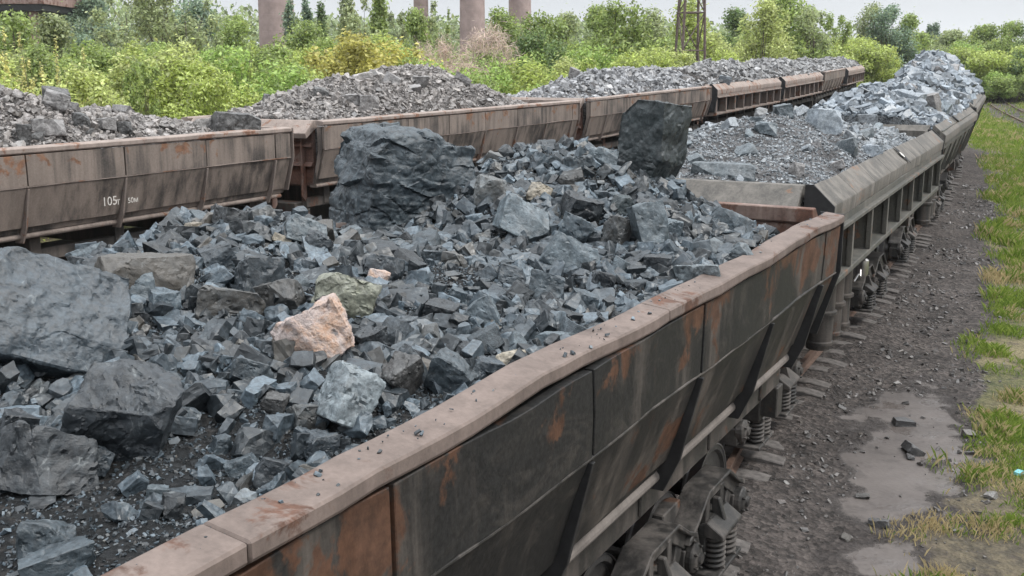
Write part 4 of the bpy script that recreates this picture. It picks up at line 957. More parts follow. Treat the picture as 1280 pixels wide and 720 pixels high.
# shared medium rocks
PROT = [rock_mesh('rock', 5000 + k, (random.Random(k).uniform(.9, 1.25), random.Random(k + 50).uniform(.7, 1.), random.Random(k + 90).uniform(.5, .85)), M_ROCK, ncut=6 + k % 5, edge=.10, rough=.75, lo=.55, hi=.92) for k in range(16)]
PROTP = []
for m in PROT:
    c = m.copy(); c.materials.clear(); c.materials.append(M_ROCKP); PROTP.append(c)
AUTO = [(0, 92, .09, .22), (1, 32, .12, .34), (2, 22, .25, .6), (3, 10, .3, .7), (4, 8, .35, .8), (5, 18, .12, .30), (6, 12, .14, .34), (7, 8, .2, .42), (8, 6, .25, .5)]
rr = random.Random(77)
for i, cnt, a, b in AUTO:
    M, Mi, hf, L = HF[i]; done = 0; tries = 0
    while done < cnt and n_rocks < 298 and tries < 6000:
        tries += 1
        x = rr.uniform(-1.5, 1.55); y = rr.uniform(-L / 2 + .4, L / 2 - .4)
        if i == 0 and (y < -2.2 or (y < -.8 and x > .5 and rr.random() < .8)): continue
        if i == 1 and y < -.5 and rr.random() < .6: continue
        s = a * (b / a) ** (rr.random() ** 1.4)
        if any((x - q[0]) ** 2 + (y - q[1]) ** 2 < (.42 * (s + q[2])) ** 2 for q in placed if i == 0): continue
        z = float(hf(np.array([x]), np.array([y]))[0])
        P = M @ Vector((x, y, z + .12 * s))
        v = np.array(P) - CAM; dd = v @ FW; px = 640 + F_PX * v[0] / dd; py = 360 - F_PX * (v @ UP) / dd
        if not (5 < px < 1275 and 3 < py < 715): continue
        # must not hide behind the heap crest
        t, H_ = hit(i, px, py - .15 * s / dd * F_PX)
        if t < np.linalg.norm(v) - .9: continue
        if i == 0: placed.append((x, y, s))
        tn = rr.choice(('d', 'm', 'm', 'b', 'l', 'u') if i == 0 else ('L', 'L', 'u', 'W', 'L') if i >= 5 else ('B', 'l', 'B', 'l', 'L'))
        o = link('rock', (PROT if i == 0 else PROTP)[rr.randrange(16)], color=TON[tn])
        o.matrix_world = Matrix.Translation(P) @ M.to_3x3().to_4x4() @ Euler((rr.gauss(0, .4), rr.gauss(0, .4), rr.uniform(0, 6.28))).to_matrix().to_4x4() @ Matrix.Diagonal((s, s * rr.uniform(.8, 1.2), s * rr.uniform(.8, 1.2), 1))
        word = {'d': 'dark', 'm': 'grey', 'b': 'blue-grey', 'l': 'light blue-grey', 'u': 'brownish dark', 'L': 'light grey', 'W': 'whitish', 'B': 'pale blue'}[tn]
        big = 'larger' if s > (a * b) ** .5 else 'smaller'
        if i == 0:
            zone = ('on the far hump around the tall slab' if y > 3.4 else 'beside the huge layered boulder' if y > 1.5 and x < .4 else 'along the bent rim' if x > .95 else 'on the left crest' if x < -.6 else 'around the pink rock' if y < .6 else 'in the middle of the heap')
            lab = f'{big} {word} broken rock {zone}, nearest wagon'
        else: lab = f'{big} {word} broken rock in the {LOADS[i][8]}'
        tag(o, lab, 'rock', f'{big} {word} rocks {zone}' if i == 0 else f'{big} {word} rocks of the {LOADS[i][8]}'); n_rocks += 1; done += 1

# ------------------------------------------------------------------ gravel on the ground, stones in the mud
rg = np.random.default_rng(5)
n = 22000; s_ = rg.uniform(0, 1, n) ** 1.6 * 42 + 3.5; lt = rg.uniform(0, 1, n) ** .8 * 2.3 + 1.25
ss = np.concatenate([[0], np.cumsum(np.linalg.norm(np.diff(N_TR, axis=0), axis=1))])
dT = np.gradient(N_TR[:, :2], axis=0); dT /= np.linalg.norm(dT, axis=1)[:, None]
s_ = s_ + 24.; gx = np.interp(s_, ss, N_TR[:, 0]); gy = np.interp(s_, ss, N_TR[:, 1]); ex = np.interp(s_, ss, dT[:, 0]); ey = np.interp(s_, ss, dT[:, 1])
gx, gy = gx + ey * lt, gy - ex * lt
_, _, gg, pp = zones(gx, gy); keep = (rg.uniform(-.6, 1, n) < fbm2(gx * .9, gy * .9, 88, 3) + .1) & (rg.uniform(0, 1, n) > gg * .8) & (rg.uniform(0, 1, n) > pp * .90) & (gx > .3)
gx, gy = gx[keep], gy[keep]; sz = .009 * (6.5 ** (rg.uniform(0, 1, len(gx)) ** 2.2)) * (1 + gy / 40)
V, F = scatter(np.stack([gx, gy, ground_z(gx, gy)], 1), sz, rg, .4)
tag(link('gravel', mesh_np('gravel', V, F, M_RUBP), color=(.085, .076, .071)), 'dark loose gravel strewn along the track beside the nearest train', 'gravel', kind='stuff')
for k, (px, py, w, lab) in enumerate(((1130, 532, 22, 'dark flat stone at the top of the mud puddle'), (1138, 574, 14, 'small dark stone in the middle of the mud puddle'), (1098, 660, 20, 'grey stone at the near end of the mud puddle'), (1238, 626, 15, 'round grey stone in the dry grass'), (1058, 676, 14, 'grey stone on the dirt near the bogie'), (1212, 548, 16, 'dark stone between puddle and grass'), (1141, 566, 24, 'long dark stone lying across the mud'), (1078, 623, 16, 'dark stone at the left edge of the mud puddle'))):
    p = unproj(px, py, -.27); s = w / F_PX * np.linalg.norm(p - CAM)
    z = float(ground_z(np.array([p[0]]), np.array([p[1]]))[0])
    o = link('stone', PROT[k], color=(.075, .072, .072) if k != 3 else (.2, .19, .18), loc=(p[0], p[1], z + .12 * s), rot=(.1 * k, .1, k * 1.3)); o.scale = (s, s * .8, s * .7)
    tag(o, lab, 'stone', 'loose stones beside the track')
# scrap of blue plastic at the frame edge
p = unproj(1274, 592, -.22)
lit = MB().prism([(-.07, 0), (.07, .01), (.08, .03), (.02, .05), (-.06, .035)], -.035, .035, 'y').mesh('plastic_scrap', simple('blue_plastic', (.16, .42, .45), .4, .1))
tag(link('plastic_scrap', lit, loc=(p[0], p[1], float(ground_z(np.array([p[0]]), np.array([p[1]]))[0]) + .012), rot=(0, 0, .6)), 'pale blue plastic scrap in the dry grass at the right photo edge', 'litter')

# ------------------------------------------------------------------ grass
def grass_mat():
    t = NT('grass_blades'); r = t.n('ShaderNodeNewGeometry').outputs['Random Per Island']; pos = t.n('ShaderNodeNewGeometry').outputs['Position']
    n = t.noise(pos, .9, 4, .6); n2 = t.noise(pos, .33, 3, .6)
    c = t.mix(t.map(r, 0, 1), (.13, .21, .035), (.30, .37, .085))
    dry = t.math('ADD', t.map(n, .42, .60, 0, .65), t.math('MULTIPLY', t.math('SUBTRACT', r, .5), .9)); dry = t.math('ADD', dry, t.map(n2, .5, .62, -.35, .35)); sp = t.n('ShaderNodeSeparateXYZ'); t.l(pos, sp.inputs[0]); dry = t.math('ADD', dry, t.map(sp.outputs[1], 10, 16, .28, 0))
    c = t.mix(t.map(dry, .3, .6), c, (.48, .39, .22))
    d = t.n('ShaderNodeBsdfDiffuse'); t.l(c, d.inputs[0]); tr = t.n('ShaderNodeBsdfTranslucent'); t.l(c, tr.inputs[0])
    m = t.n('ShaderNodeMixShader'); m.inputs[0].default_value = .35; t.l(d.outputs[0], m.inputs[1]); t.l(tr.outputs[0], m.inputs[2]); t.l(m.outputs[0], t.out.inputs[0]); return t.m
def grass():
    rg = np.random.default_rng(9); n = 340000
    y = 6.5 * (110 / 6.5) ** rg.uniform(0, 1, n); x = rg.uniform(.25, .53, n) * y + rg.uniform(-.5, 1.5, n)
    xl = rg.uniform(-.1, .6, n // 6); yl = rg.uniform(60, 125, n // 6); x = np.concatenate([x, xl * yl]); y = np.concatenate([y, yl])
    ln, ll, g, p = zones(x, y); cl = fbm2(x * 1.5, y * 1.5, 91, 3); cl2 = fbm2(x * .5, y * .5, 92, 2)
    keep = (rg.uniform(0, 1, len(x)) < g * smooth(-.5, .5, cl + .6 * cl2 + .012 * (y - 12))) & (ln > 1.6) & ((np.abs(ll) > 2.6))
    x, y, cl = x[keep], y[keep], cl[keep]; n = len(x); sc = np.clip(y / 14, .8, 6) ** .75
    hgt = rg.uniform(.03, .145, n) * (1 + .8 * smooth(.1, .7, cl)) * np.clip(sc, .8, 1.6); w = rg.uniform(.0035, .008, n) * sc
    z = ground_z(x, y) - .01; a = rg.uniform(0, 6.283, n); b = rg.uniform(0, 6.283, n); ln_ = rg.uniform(.15, .9, n) * hgt
    dx, dy = np.cos(a) * w, np.sin(a) * w; lx, ly = np.cos(b) * ln_, np.sin(b) * ln_
    V = np.stack([np.stack([x - dx, y - dy, z], 1), np.stack([x + dx, y + dy, z], 1), np.stack([x + lx * .4 + dx * .8, y + ly * .4 + dy * .8, z + hgt * .62], 1), np.stack([x + lx, y + ly, z + hgt * .95], 1)], 1).reshape(-1, 3)
    F = np.arange(4 * n).reshape(n, 4); F = np.concatenate([F[:, [0, 1, 2]], F[:, [0, 2, 3]]])
    return mesh_np('grass', V, F, grass_mat())
tag(link('grass', grass()), 'green and straw-coloured grass along the right side of the track', 'grass', kind='stuff')

# ------------------------------------------------------------------ trees and bushes
def crown(kind, seed, n, leaf, asp=1.):
    rg = np.random.default_rng(seed); blobs = []
    if kind == 'bush':
        for _ in range(40):
            a = rg.uniform(0, 6.283); r = .42 * rg.uniform(0, 1) ** .5; top = .95 - .34 * (r / .42) ** 2
            blobs.append((r * math.cos(a), r * math.sin(a), top * rg.uniform(.1, 1) ** .6, rg.uniform(.08, .16)))
    elif kind == 'tree':
        for _ in range(46):
            a = rg.uniform(0, 6.283); u = rg.uniform(-1, 1); r = (1 - u * u) ** .5 * rg.uniform(.25, 1) * .40 * (1.1 - .25 * u)
            blobs.append((r * math.cos(a), r * math.sin(a), .53 + .41 * u, rg.uniform(.08, .16)))
    elif kind == 'poplar':
        for _ in range(26):
            z = rg.uniform(.12, .96); r = .42 * (1 - abs(z - .4) * 1.2) * rg.uniform(.1, 1); a = rg.uniform(0, 6.283)
            blobs.append((r * math.cos(a), r * math.sin(a), z, rg.uniform(.08, .13) * 1.5))
    elif kind == 'sparse':
        for _ in range(20):
            a = rg.uniform(0, 6.283); r = .42 * rg.uniform(.2, 1); blobs.append((r * math.cos(a), r * math.sin(a), rg.uniform(.42, .97) - .2 * r, rg.uniform(.05, .10)))
    elif kind == 'shoot':
        for _ in range(15):
            a = rg.uniform(0, 6.283); r = .42 * rg.uniform(0, 1) ** .6; h = rg.uniform(.55, 1.0)
            for q in range(7): blobs.append((r * math.cos(a) * (.5 + .07 * q), r * math.sin(a) * (.5 + .07 * q), h * (.1 + .9 * q / 6.), .10 * (1.05 - q / 8)))
    elif kind == 'dry':
        for _ in range(30):
            a = rg.uniform(0, 6.283); r = .44 * rg.uniform(0, 1) ** .5; blobs.append((r * math.cos(a), r * math.sin(a), rg.uniform(.2, .95 - .8 * r * r), .12))
    B = np.array(blobs); w = B[:, 3] ** 2; w /= w.sum(); k = rg.choice(len(B), n, p=w)
    d = rg.normal(0, 1, (n, 3)); d /= np.linalg.norm(d, axis=1)[:, None]; rad = rg.uniform(0, 1, n) ** .45
    spread = 1.0 + .35 * np.abs(rg.normal(0, 1, n)) * (rg.uniform(0, 1, n) < .25)
    P = B[k, :3] + d * (B[k, 3] * rad * spread)[:, None] * np.array([1, 1, .85 if kind != 'shoot' else 1.5])
    P[:, 2] = np.maximum(P[:, 2], .01)
    nrm = d * .6 + rg.normal(0, .6, (n, 3)) + np.array([0, 0, .45]); nrm /= np.linalg.norm(nrm, axis=1)[:, None]
    t = np.cross(nrm, rg.normal(0, 1, (n, 3))); t /= np.linalg.norm(t, axis=1)[:, None]; b = np.cross(nrm, t)
    L = leaf * rg.uniform(.6, 1.4, n)[:, None]; W = L * rg.uniform(.4, .65, n)[:, None]
    if kind == 'dry': W = L * .12; L = L * 2.2
    A = np.array([1, 1, 1 / asp]) * max(1., asp) ** .5; L = L * 1.; t, b, nrm = t * A, b * A, nrm * A
    V = np.stack([P - t * L, P - b * W + nrm * W * .25, P + t * L, P + b * W + nrm * W * .25], 1).reshape(-1, 3)
    F = np.arange(4 * n).reshape(n, 4); F = np.concatenate([F[:, [0, 1, 2]], F[:, [0, 2, 3]]])
    # limbs
    tb = MB(); tr = .012 if kind != 'poplar' else .02; z0 = .0
    fork = .30 if kind in ('tree', 'sparse') else .06
    if kind in ('tree', 'sparse', 'poplar'): tb.tube([(0, 0, -.03), (.01, -.005, fork * .5), (-.005, .01, fork), (.01, .0, .75 if kind != 'poplar' else .95)], tr * 1.6, 7, tr * .35)
    for q in range(0, len(B), 1 if kind != 'shoot' else 7):
        p = B[q] if kind != 'shoot' else B[q + 6]; st = (0, 0, fork * rg.uniform(.3, 1.3)) if kind in ('tree', 'sparse', 'poplar') else (p[0] * .25, p[1] * .25, -.02)
        mid = (p[0] * .55 + rg.uniform(-.03, .03), p[1] * .55 + rg.uniform(-.03, .03), st[2] + (p[2] - st[2]) * .6)
        tb.tube([st, mid, tuple(p[:3])], tr * .55, 4, tr * .12)
    return mesh_np('crown', V, F, M_LEAF), tb.mesh('trunk', M_BARK)
SPEC = {'bush': (4, 10, 13000, .0155), 'tree': (3, 20, 11000, .0165), 'poplar': (1, 30, 4000, .03), 'sparse': (2, 40, 2800, .017), 'shoot': (2, 50, 8000, .016), 'dry': (1, 60, 5500, .02)}
def crown_for(kind, asp, v):
    bk = min((.7, 1.0, 1.5, 2.3, 3.5, 5.5), key=lambda q: abs(math.log(q / asp))); n, sd, cnt, lf = SPEC[kind]; v %= n
    return cached(('crown', kind, bk, v), lambda: crown(kind, sd + v, cnt, lf, bk))
LC = {'yg': (.40, .47, .135), 'bg': (.32, .44, .125), 'mg': (.29, .37, .115), 'dg': (.16, .235, .085), 'ol': (.44, .41, .115), 'ye': (.64, .61, .25), 'gr': (.33, .38, .19), 'bl': (.22, .30, .205), 'br': (.52, .41, .355), 'lg': (.44, .49, .185)}  # bl has distance haze mixed into the leaf colour
LW = {'yg': 'yellow-green', 'bg': 'bright green', 'mg': 'mid-green', 'dg': 'dark green', 'ol': 'olive-yellow', 'ye': 'pale yellow', 'gr': 'grey-green', 'bl': 'haze-tinted bluish green', 'br': 'dry pinkish-brown', 'lg': 'light green'}
rt = random.Random(12)
def plant(kind, col, px, top, wpx, Y, where):
    x = (px - 640) / F_PX * Y * 1.0
    d = Y * math.cos(PHI)
    gz = float(ground_z(np.array([x]), np.array([Y]), False)[0])
    zt = ZC - (top - 88) / F_PX * Y; h = max(1.2, zt - gz) * 1.02; w = wpx / F_PX * Y * 1.38
    cm, tm = crown_for(kind, h / w, rt.randrange(12))
    is_tree = kind in ('tree', 'poplar', 'sparse')
    nm = {'bush': 'bush', 'shoot': 'shrub', 'dry': 'dry_bush', 'tree': 'tree', 'poplar': 'poplar_tree', 'sparse': 'thin_tree'}[kind]
    root = empty(nm, Matrix.Translation((x, Y, gz - .05)) @ Matrix.Rotation(rt.uniform(0, 6.28), 4, 'Z') @ Matrix.Diagonal((w, w, h, 1)))
    link('trunk' if is_tree else 'stem', tm, root); c = LC[col]; v = rt.uniform(.88, 1.12)
    link('crown' if is_tree else 'foliage', cm, root, color=tuple(q * v for q in c))
    word = {'bush': 'rounded bush', 'shoot': 'upright shrub', 'dry': 'leafless bush', 'tree': 'leafy tree', 'poplar': 'narrow poplar', 'sparse': 'thin open-crowned tree'}[kind]
    tag(root, f'{LW[col]} {word} {where}', 'tree' if is_tree else 'bush', 'trees and bushes behind the trains')
VEG = [
 # far left
 ('tree', 'mg', 30, 18, 120, 55, 'standing before the rusty bunker at the left photo edge'), ('tree', 'gr', 85, 30, 90, 50, 'right below the corner of the rusty bunker'), ('tree', 'bl', 130, 4, 90, 95, 'first right of the rusty bunker, hazy'),
 ('tree', 'bl', 100, 40, 70, 85, 'under the bunker corner, low and hazy'), ('sparse', 'gr', 172, -12, 80, 75, 'reaching the photo top, midway from bunker to widest chimney'), ('tree', 'gr', 215, -20, 90, 70, 'tallest left of the widest chimney'), ('tree', 'bl', 262, 6, 90, 80, 'just left of the widest chimney'), ('tree', 'mg', 305, 22, 70, 75, 'touching the left edge of the widest chimney'), ('sparse', 'gr', 245, -10, 70, 68, 'with twigs against the sky left of the widest chimney'),
 ('shoot', 'ye', 12, 38, 50, 30, 'at the left photo edge'), ('shoot', 'ye', 62, 44, 55, 30, 'above the dark block on the leftmost heap'), ('shoot', 'ye', 100, 62, 60, 31, 'right above the leftmost heap crest'), ('bush', 'yg', 30, 62, 110, 28, 'at the left photo edge behind the leftmost heap'), ('bush', 'lg', 118, 72, 110, 29, 'over the right shoulder of the leftmost heap'), ('bush', 'lg', 200, 40, 120, 33, 'tall, above the empty end of the leftmost wagon'), ('bush', 'mg', 140, 52, 100, 40, 'second row above the leftmost heap'), ('bush', 'yg', 245, 62, 110, 32, 'behind the dark boulder of the leftmost wagon'),
 ('shoot', 'yg', 290, 54, 90, 34, 'below the widest chimney, left half'), ('bush', 'bg', 332, 42, 110, 35, 'with yellow leaves under the widest chimney'), ('bush', 'yg', 275, 80, 90, 30, 'low, between the two nearest left heaps'), ('bush', 'yg', 365, 70, 80, 36, 'low, left of the olive bush'), ('sparse', 'mg', 190, 62, 60, 30, 'small, bare twigs showing over the leftmost wagon'),
 ('poplar', 'bl', 372, 10, 22, 80, 'first of the row right of the widest chimney'), ('poplar', 'bl', 390, 8, 20, 82, 'second of the row right of the widest chimney'), ('poplar', 'dg', 409, 12, 16, 82, 'last and slimmest of the row right of the widest chimney'), ('tree', 'mg', 395, 34, 90, 65, 'under the row of poplars'), ('poplar', 'gr', 440, 2, 26, 76, 'standing over the left half of the olive bush'), ('sparse', 'gr', 455, -8, 70, 64, 'with open twigs over the olive bush'), ('poplar', 'mg', 478, -8, 28, 72, 'touching the photo top over the olive bush'), ('tree', 'mg', 415, 48, 80, 50, 'left behind the olive bush'),
 ('bush', 'ol', 440, 34, 110, 40, 'left half of the big pair behind the half-empty wagon heap'), ('bush', 'ol', 490, 36, 110, 41, 'right half of the big pair behind the half-empty wagon heap'), ('bush', 'yg', 420, 72, 110, 37, 'in front of the olive pair'), ('bush', 'mg', 505, 62, 60, 40, 'at the foot of the olive pair'),
 ('dry', 'br', 580, 22, 110, 48, 'under the two small chimneys'), ('dry', 'br', 548, 38, 70, 44, 'smaller, left of the larger dry one'), ('sparse', 'gr', 520, -6, 60, 70, 'before the half-hidden chimney'), ('sparse', 'mg', 553, 4, 24, 72, 'spiky, between the half-hidden chimney and the small ones'), ('tree', 'mg', 525, 22, 60, 62, 'below the half-hidden chimney'),
 ('bush', 'bg', 560, 66, 90, 38, 'low, left of centre behind the half-empty wagon heap'), ('bush', 'bg', 620, 58, 100, 42, 'low, behind the right end of the half-empty wagon'), ('bush', 'yg', 668, 60, 90, 44, 'right of the half-empty wagon, in the front row'), ('bush', 'mg', 590, 76, 70, 37, 'just over the crest of the half-empty wagon heap'),
 ('tree', 'mg', 628, 14, 80, 66, 'at the foot of the rightmost chimney'), ('tree', 'mg', 675, 18, 80, 62, 'first right of the rightmost chimney'), ('bush', 'dg', 665, 32, 70, 52, 'below the rightmost chimney'), ('tree', 'gr', 705, 26, 60, 74, 'second right of the rightmost chimney'), ('bush', 'bg', 720, 46, 100, 52, 'behind the heap left of the pylon'), ('tree', 'mg', 770, 6, 110, 66, 'widest rounded one left of the pylon'), ('tree', 'mg', 745, 18, 70, 72, 'left of the widest rounded tree'), ('tree', 'gr', 815, 20, 70, 76, 'close left of the pylon'),
 ('bush', 'yg', 760, 56, 100, 50, 'in the front row left of the pylon'), ('bush', 'yg', 815, 52, 90, 54, 'at the pylon foot, left side'), ('bush', 'lg', 700, 66, 80, 46, 'low, above the left-train wagon behind the slab'), ('tree', 'yg', 848, 8, 80, 72, 'behind the pylon legs'),
 ('bush', 'lg', 890, 40, 70, 72, 'right of the pylon foot'), ('tree', 'dg', 912, 20, 60, 95, 'dim, between the pylon and the tall tree'), ('bush', 'yg', 905, 56, 60, 66, 'low, right of the pylon above the grey heap'), ('tree', 'mg', 960, -6, 100, 86, 'tallest one above the ribbed wagons of the left train'), ('tree', 'lg', 945, 8, 70, 80, 'in front of the tallest one above the ribbed wagons'), ('sparse', 'gr', 1008, 4, 80, 84, 'leaning right of the tallest tree'), ('sparse', 'mg', 1030, 16, 46, 92, 'smaller, at the sky gap right of the tallest tree'),
 ('bush', 'yg', 1010, 46, 90, 92, 'behind the left train end'), ('bush', 'yg', 1055, 40, 80, 98, 'over the last wagon of the left train'), ('tree', 'gr', 1075, 8, 50, 112, 'pale and spiky left of the dark fir-like tree'), ('tree', 'bl', 1096, 10, 60, 110, 'dark fir-like, above the farthest heap'), ('tree', 'mg', 1120, 26, 50, 112, 'right above the farthest heap'), ('bush', 'yg', 1100, 64, 40, 98, 'left of the farthest heap'), ('bush', 'mg', 1075, 62, 50, 100, 'at the end of the left train'), ('poplar', 'bl', 1146, 36, 10, 150, 'left of the distant pair on the skyline'), ('poplar', 'bl', 1154, 34, 16, 150, 'right of the distant pair on the skyline'),
 ('tree', 'mg', 1130, 46, 80, 118, 'behind the farthest heap'), ('tree', 'gr', 1172, 44, 70, 124, 'low on the skyline right of the distant poplars'), ('tree', 'mg', 1212, 38, 70, 122, 'with a spiky top on the right skyline'), ('tree', 'mg', 1246, 34, 60, 120, 'second from the right photo edge on the skyline'), ('tree', 'dg', 1276, 32, 70, 118, 'at the right photo edge on the skyline'), ('bush', 'yg', 1205, 56, 70, 106, 'front row right of the farthest heap'), ('bush', 'bg', 1175, 64, 60, 108, 'close right of the farthest heap'), ('bush', 'yg', 1242, 52, 80, 104, 'broad, right of the farthest heap above the empty track'), ('bush', 'mg', 1255, 78, 60, 100, 'low, beside the empty track'), ('bush', 'dg', 1280, 60, 60, 102, 'at the right photo edge'), ('bush', 'bg', 1228, 84, 50, 101, 'low, left of the empty track'),
]
for v in VEG: plant(*v)
rt = random.Random(31)
ZONES = ((-30, 200, 44, 64, 40, 'filling in behind the leftmost heap'), (200, 400, 46, 70, 46, 'filling in below the widest chimney'), (400, 640, 40, 66, 54, 'filling in behind the half-empty wagon'), (640, 840, 34, 62, 60, 'filling in left of the pylon'), (880, 1060, 38, 60, 98, 'filling in behind the ribbed left-train wagons'), (1060, 1300, 48, 70, 114, 'filling in beyond the farthest heap'))
for a, b, t0, t1, Yb, wh in ZONES:
    for q in range(9):
        plant('bush' if q % 3 else 'tree', rt.choice(('yg', 'lg', 'bg', 'mg', 'mg', 'yg')), a + (q + rt.random()) / 9 * (b - a), rt.uniform(t0, t1), rt.uniform(70, 110) if Yb < 90 else rt.uniform(45, 75), Yb * rt.uniform(.95, 1.2), wh)
# the far wood closes the skyline: one mass
def far_wood():
    rg = np.random.default_rng(33); n = 60000
    Y = rg.uniform(128, 175, n); px = rg.uniform(-80, 1360, n); x = (px - 640) / F_PX * Y
    gz = ground_z(x, Y, False); hh = 5.4 + 2.6 * smooth(60, 0, x) + 1.7 * fbm2(x * .09, Y * .09, 44, 3) + .9 * fbm2(x * .4, Y * .4, 45, 2) + 2.0 * smooth(0, -60, x)
    z = gz + hh * rg.uniform(.03, 1., n) ** .8
    P = np.stack([x, Y, z], 1); t = rg.normal(0, 1, (n, 3)); t /= np.linalg.norm(t, axis=1)[:, None]; b = np.cross(t, rg.normal(0, 1, (n, 3))); b /= np.linalg.norm(b, axis=1)[:, None]
    L = rg.uniform(.2, .5, n)[:, None]; V = np.stack([P - t * L, P - b * L * .6, P + t * L, P + b * L * .6], 1).reshape(-1, 3)
    F = np.arange(4 * n).reshape(n, 4); return mesh_np('wood', V, np.concatenate([F[:, [0, 1, 2]], F[:, [0, 2, 3]]]), M_LEAF)
tag(link('distant_wood', far_wood(), color=(.28, .34, .17)), 'far-off green wood closing the skyline behind all the trees', 'wood', kind='stuff')

# ------------------------------------------------------------------ chimneys, bunker, pylon
def at(px, Y): return (px - 640) / F_PX * Y
def chimney(px, wpx, Y, label):
    x = at(px, Y); r = wpx / F_PX * Y / 2; gz = float(ground_z(np.array([x]), np.array([Y]), False)[0]) - .3
    root = empty('chimney', Matrix.Translation((x, Y, gz))); tag(root, label, 'chimney', 'concrete chimneys on the skyline')
    prof = []
    n = 16
    for k in range(n):
        z0, z1 = k * 1.6, (k + 1) * 1.6; a = r * (1.10 - .010 * k); prof += [(a, z0 + .03), (a * .995, z1 - .03), (a * .985, z1 - .02), (a * .985, z1 + .02)]
    link('shaft', MB().lathe(prof, 'z', 28).mesh('shaft', M_CONC, smooth_=True), root)
    link('top_ring', MB().lathe([(r * .80, 25.4), (r * 1.02, 25.5), (r * 1.02, 26.1), (r * .8, 26.2)], 'z', 28).mesh('top_ring', M_CONC), root)
chimney(355, 40, 105, 'widest pinkish concrete chimney at left, behind the trees'); chimney(530, 17, 125, 'half-hidden concrete chimney behind thin trees'); chimney(592, 29, 125, 'left of the two small bare chimneys near the middle'); chimney(649.5, 26, 128, 'rightmost pinkish chimney beside the rounded trees')
Y = 92.; root = empty('loading_bunker', Matrix.Translation((at(30, Y), Y, float(ground_z(np.array([at(30, Y)]), np.array([Y]), False)[0])))); tag(root, 'rusty steel loading bunker on legs at the top left', 'bunker')
M_BUNK = metal_mat('rusty_bunker_plate', (.33, .24, .21), (.24, .155, .135), (.2, .1, .07), .55, .4)
zb = ZC + (88 - 13) / F_PX * Y - root.location.z
def bunker():
    b = MB().box(-6, 5.0, -4, 4, zb, zb + 7)
    for k in range(12): b.box(-5.9 + k * .97, -5.8 + k * .97, -4.1, -4.0, zb + .1, zb + 6.9)
    return b.mesh('hopper_box', M_BUNK, .03)
link('hopper_box', bunker(), root)
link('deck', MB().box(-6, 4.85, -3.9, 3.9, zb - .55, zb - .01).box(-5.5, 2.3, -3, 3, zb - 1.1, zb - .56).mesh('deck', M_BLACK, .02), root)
for x in (-5, -1, 3.7):
    for y in (-3.2, 3.2): link('leg', MB().box(-.3, .3, -.3, .3, -.3, zb - .56).mesh('leg', M_BUNK, .02), root, (x, y, 0))
# lattice pylon
Y = 63.; x0 = at(857, Y); gz = float(ground_z(np.array([x0]), np.array([Y]), False)[0]); root = empty('lattice_pylon', Matrix.Translation((x0, Y, gz)) @ Matrix.Rotation(R(12), 4, 'Z')); tag(root, 'rusty lattice power pylon behind the left train', 'pylon')
HP = 16.; 
def leg_at(sx, sy, z): k = .86 - .032 * z; return (sx * k, sy * k * .8, z)
for sx in (-1, 1):
    for sy in (-1, 1): link('leg', MB().tube([leg_at(sx, sy, -.2), leg_at(sx, sy, HP)], .085, 4).mesh('leg', M_PYL), root)
def lat():
    b = MB(); zs = [0, 2.6, 5.0, 7.2, 9.2, 11, 12.6, 14, 15.2, 16]
    for k, (a, c) in enumerate(zip(zs, zs[1:])):
        for f in range(4):
            s0, s1 = [((-1, -1), (1, -1)), ((1, -1), (1, 1)), ((1, 1), (-1, 1)), ((-1, 1), (-1, -1))][f]
            if (k + f) % 2: s0, s1 = s1, s0
            b.tube([leg_at(*s0, a), leg_at(*s1, c)], .04, 4); b.tube([leg_at(*s0, c), leg_at(*s1, c)], .035, 4)
    return b.mesh('bracing', M_PYL)
link('bracing', lat(), root)
zc = ZC + (88 - 3) / F_PX * Y - gz
link('crossarm', MB().tube([(-.3, 0, zc), (1.75, 0, zc)], .06, 4).tube([(.3, 0, zc + .9), (1.7, 0, zc + .05)], .035, 4).mesh('crossarm', M_PYL), root)

# ------------------------------------------------------------------ daylight
w = bpy.data.worlds.new('World'); S.world = w; w.use_nodes = True; nt = w.node_tree; nt.nodes.clear()
SUN_EL, SUN_AZ = R(52), R(98)      # azimuth clockwise from +Y
sk = nt.nodes.new('ShaderNodeTexSky'); sk.sky_type = 'NISHITA'; sk.sun_disc = False; sk.sun_elevation = SUN_EL; sk.sun_rotation = SUN_AZ; sk.air_density = 1.0; sk.dust_density = 4.; sk.ozone_density = 1.5
hs = nt.nodes.new('ShaderNodeHueSaturation'); hs.inputs['Saturation'].default_value = .45; nt.links.new(sk.outputs[0], hs.inputs['Color'])
# even cloud deck with soft mottling
tc = nt.nodes.new('ShaderNodeTexCoord'); nz = nt.nodes.new('ShaderNodeTexNoise'); nz.inputs['Scale'].default_value = 2.2; nz.inputs['Detail'].default_value = 5
mp = nt.nodes.new('ShaderNodeMapping'); mp.inputs[3].default_value = (1, 1, 3.); nt.links.new(tc.outputs['Generated'], mp.inputs[0]); nt.links.new(mp.outputs[0], nz.inputs['Vector'])
cr = nt.nodes.new('ShaderNodeMix'); cr.data_type = 'RGBA'; cr.inputs[6].default_value = (7.9, 8.3, 8.8, 1); cr.inputs[7].default_value = (9.6, 9.9, 10.2, 1); nt.links.new(nz.outputs['Fac'], cr.inputs[0])
mx = nt.nodes.new('ShaderNodeMix'); mx.data_type = 'RGBA'; mx.inputs[0].default_value = .85; nt.links.new(hs.outputs[0], mx.inputs[6]); 
sx = nt.nodes.new('ShaderNodeSeparateXYZ'); nt.links.new(tc.outputs['Generated'], sx.inputs[0])
gr = nt.nodes.new('ShaderNodeFloatCurve'); cv = gr.mapping.curves[0]; cv.points[0].location = (0, .345); cv.points[1].location = (1, 1)
for q in ((.10, .22), (.35, .25), (.7, .72)): cv.points.new(*q)
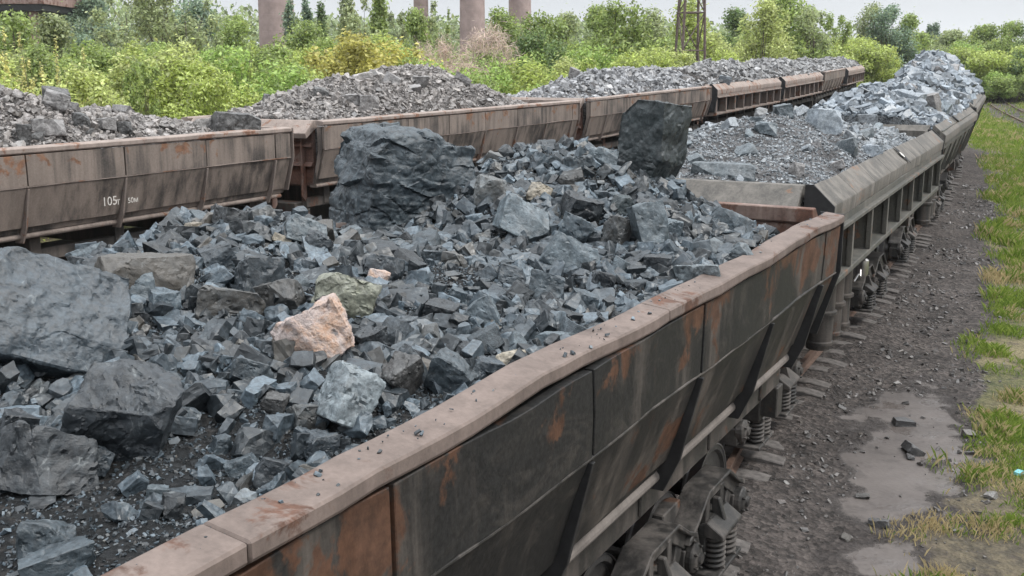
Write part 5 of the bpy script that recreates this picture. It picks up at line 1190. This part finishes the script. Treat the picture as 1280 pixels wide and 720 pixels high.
gr.mapping.update(); nt.links.new(sx.outputs[2], gr.inputs['Value'])
sc = nt.nodes.new('ShaderNodeVectorMath'); sc.operation = 'SCALE'; nt.links.new(cr.outputs[2], sc.inputs[0]); m4 = nt.nodes.new('ShaderNodeMath'); m4.operation = 'MULTIPLY'; m4.inputs[1].default_value = 4.1; nt.links.new(gr.outputs[0], m4.inputs[0]); nt.links.new(m4.outputs[0], sc.inputs['Scale']); nt.links.new(sc.outputs[0], mx.inputs[7])
bg = nt.nodes.new('ShaderNodeBackground'); bg.inputs['Strength'].default_value = .066; nt.links.new(mx.outputs[2], bg.inputs[0])
wo = nt.nodes.new('ShaderNodeOutputWorld'); nt.links.new(bg.outputs[0], wo.inputs[0])
sd = bpy.data.lights.new('sun', 'SUN'); sd.energy = 1.5; sd.angle = R(11); sd.color = (1., .96, .90)
so = bpy.data.objects.new('sun', sd); COL.objects.link(so)
dirv = Vector((math.sin(SUN_AZ) * math.cos(SUN_EL), math.cos(SUN_AZ) * math.cos(SUN_EL), math.sin(SUN_EL)))
so.rotation_euler = (-dirv).to_track_quat('-Z', 'Y').to_euler(); so.location = (0, 0, 40)

# pale air: far trees fade a little
hz = bpy.data.materials.new('haze'); hz.use_nodes = True; ht = hz.node_tree; ht.nodes.clear()
ho = ht.nodes.new('ShaderNodeOutputMaterial'); hv = ht.nodes.new('ShaderNodeVolumePrincipled'); hv.inputs['Color'].default_value = (.86, .91, .96, 1); hv.inputs['Density'].default_value = .00022; ht.links.new(hv.outputs[0], ho.inputs['Volume'])
tag(link('haze', MB().box(-265, 265, -30, 305, -1.6, 40).mesh('haze', hz)), 'thin pale haze over the whole yard', 'haze', kind='stuff')

S.view_settings.view_transform = 'Standard'; S.view_settings.look = 'None'; S.view_settings.exposure = .6; S.view_settings.gamma = 1
S.render.engine = 'CYCLES'
try:
    S.cycles.use_denoising = True; S.cycles.max_bounces = 5; S.cycles.diffuse_bounces = 2; S.cycles.glossy_bounces = 2; S.cycles.transmission_bounces = 3; S.cycles.transparent_max_bounces = 4; S.cycles.volume_bounces = 0
except Exception: pass
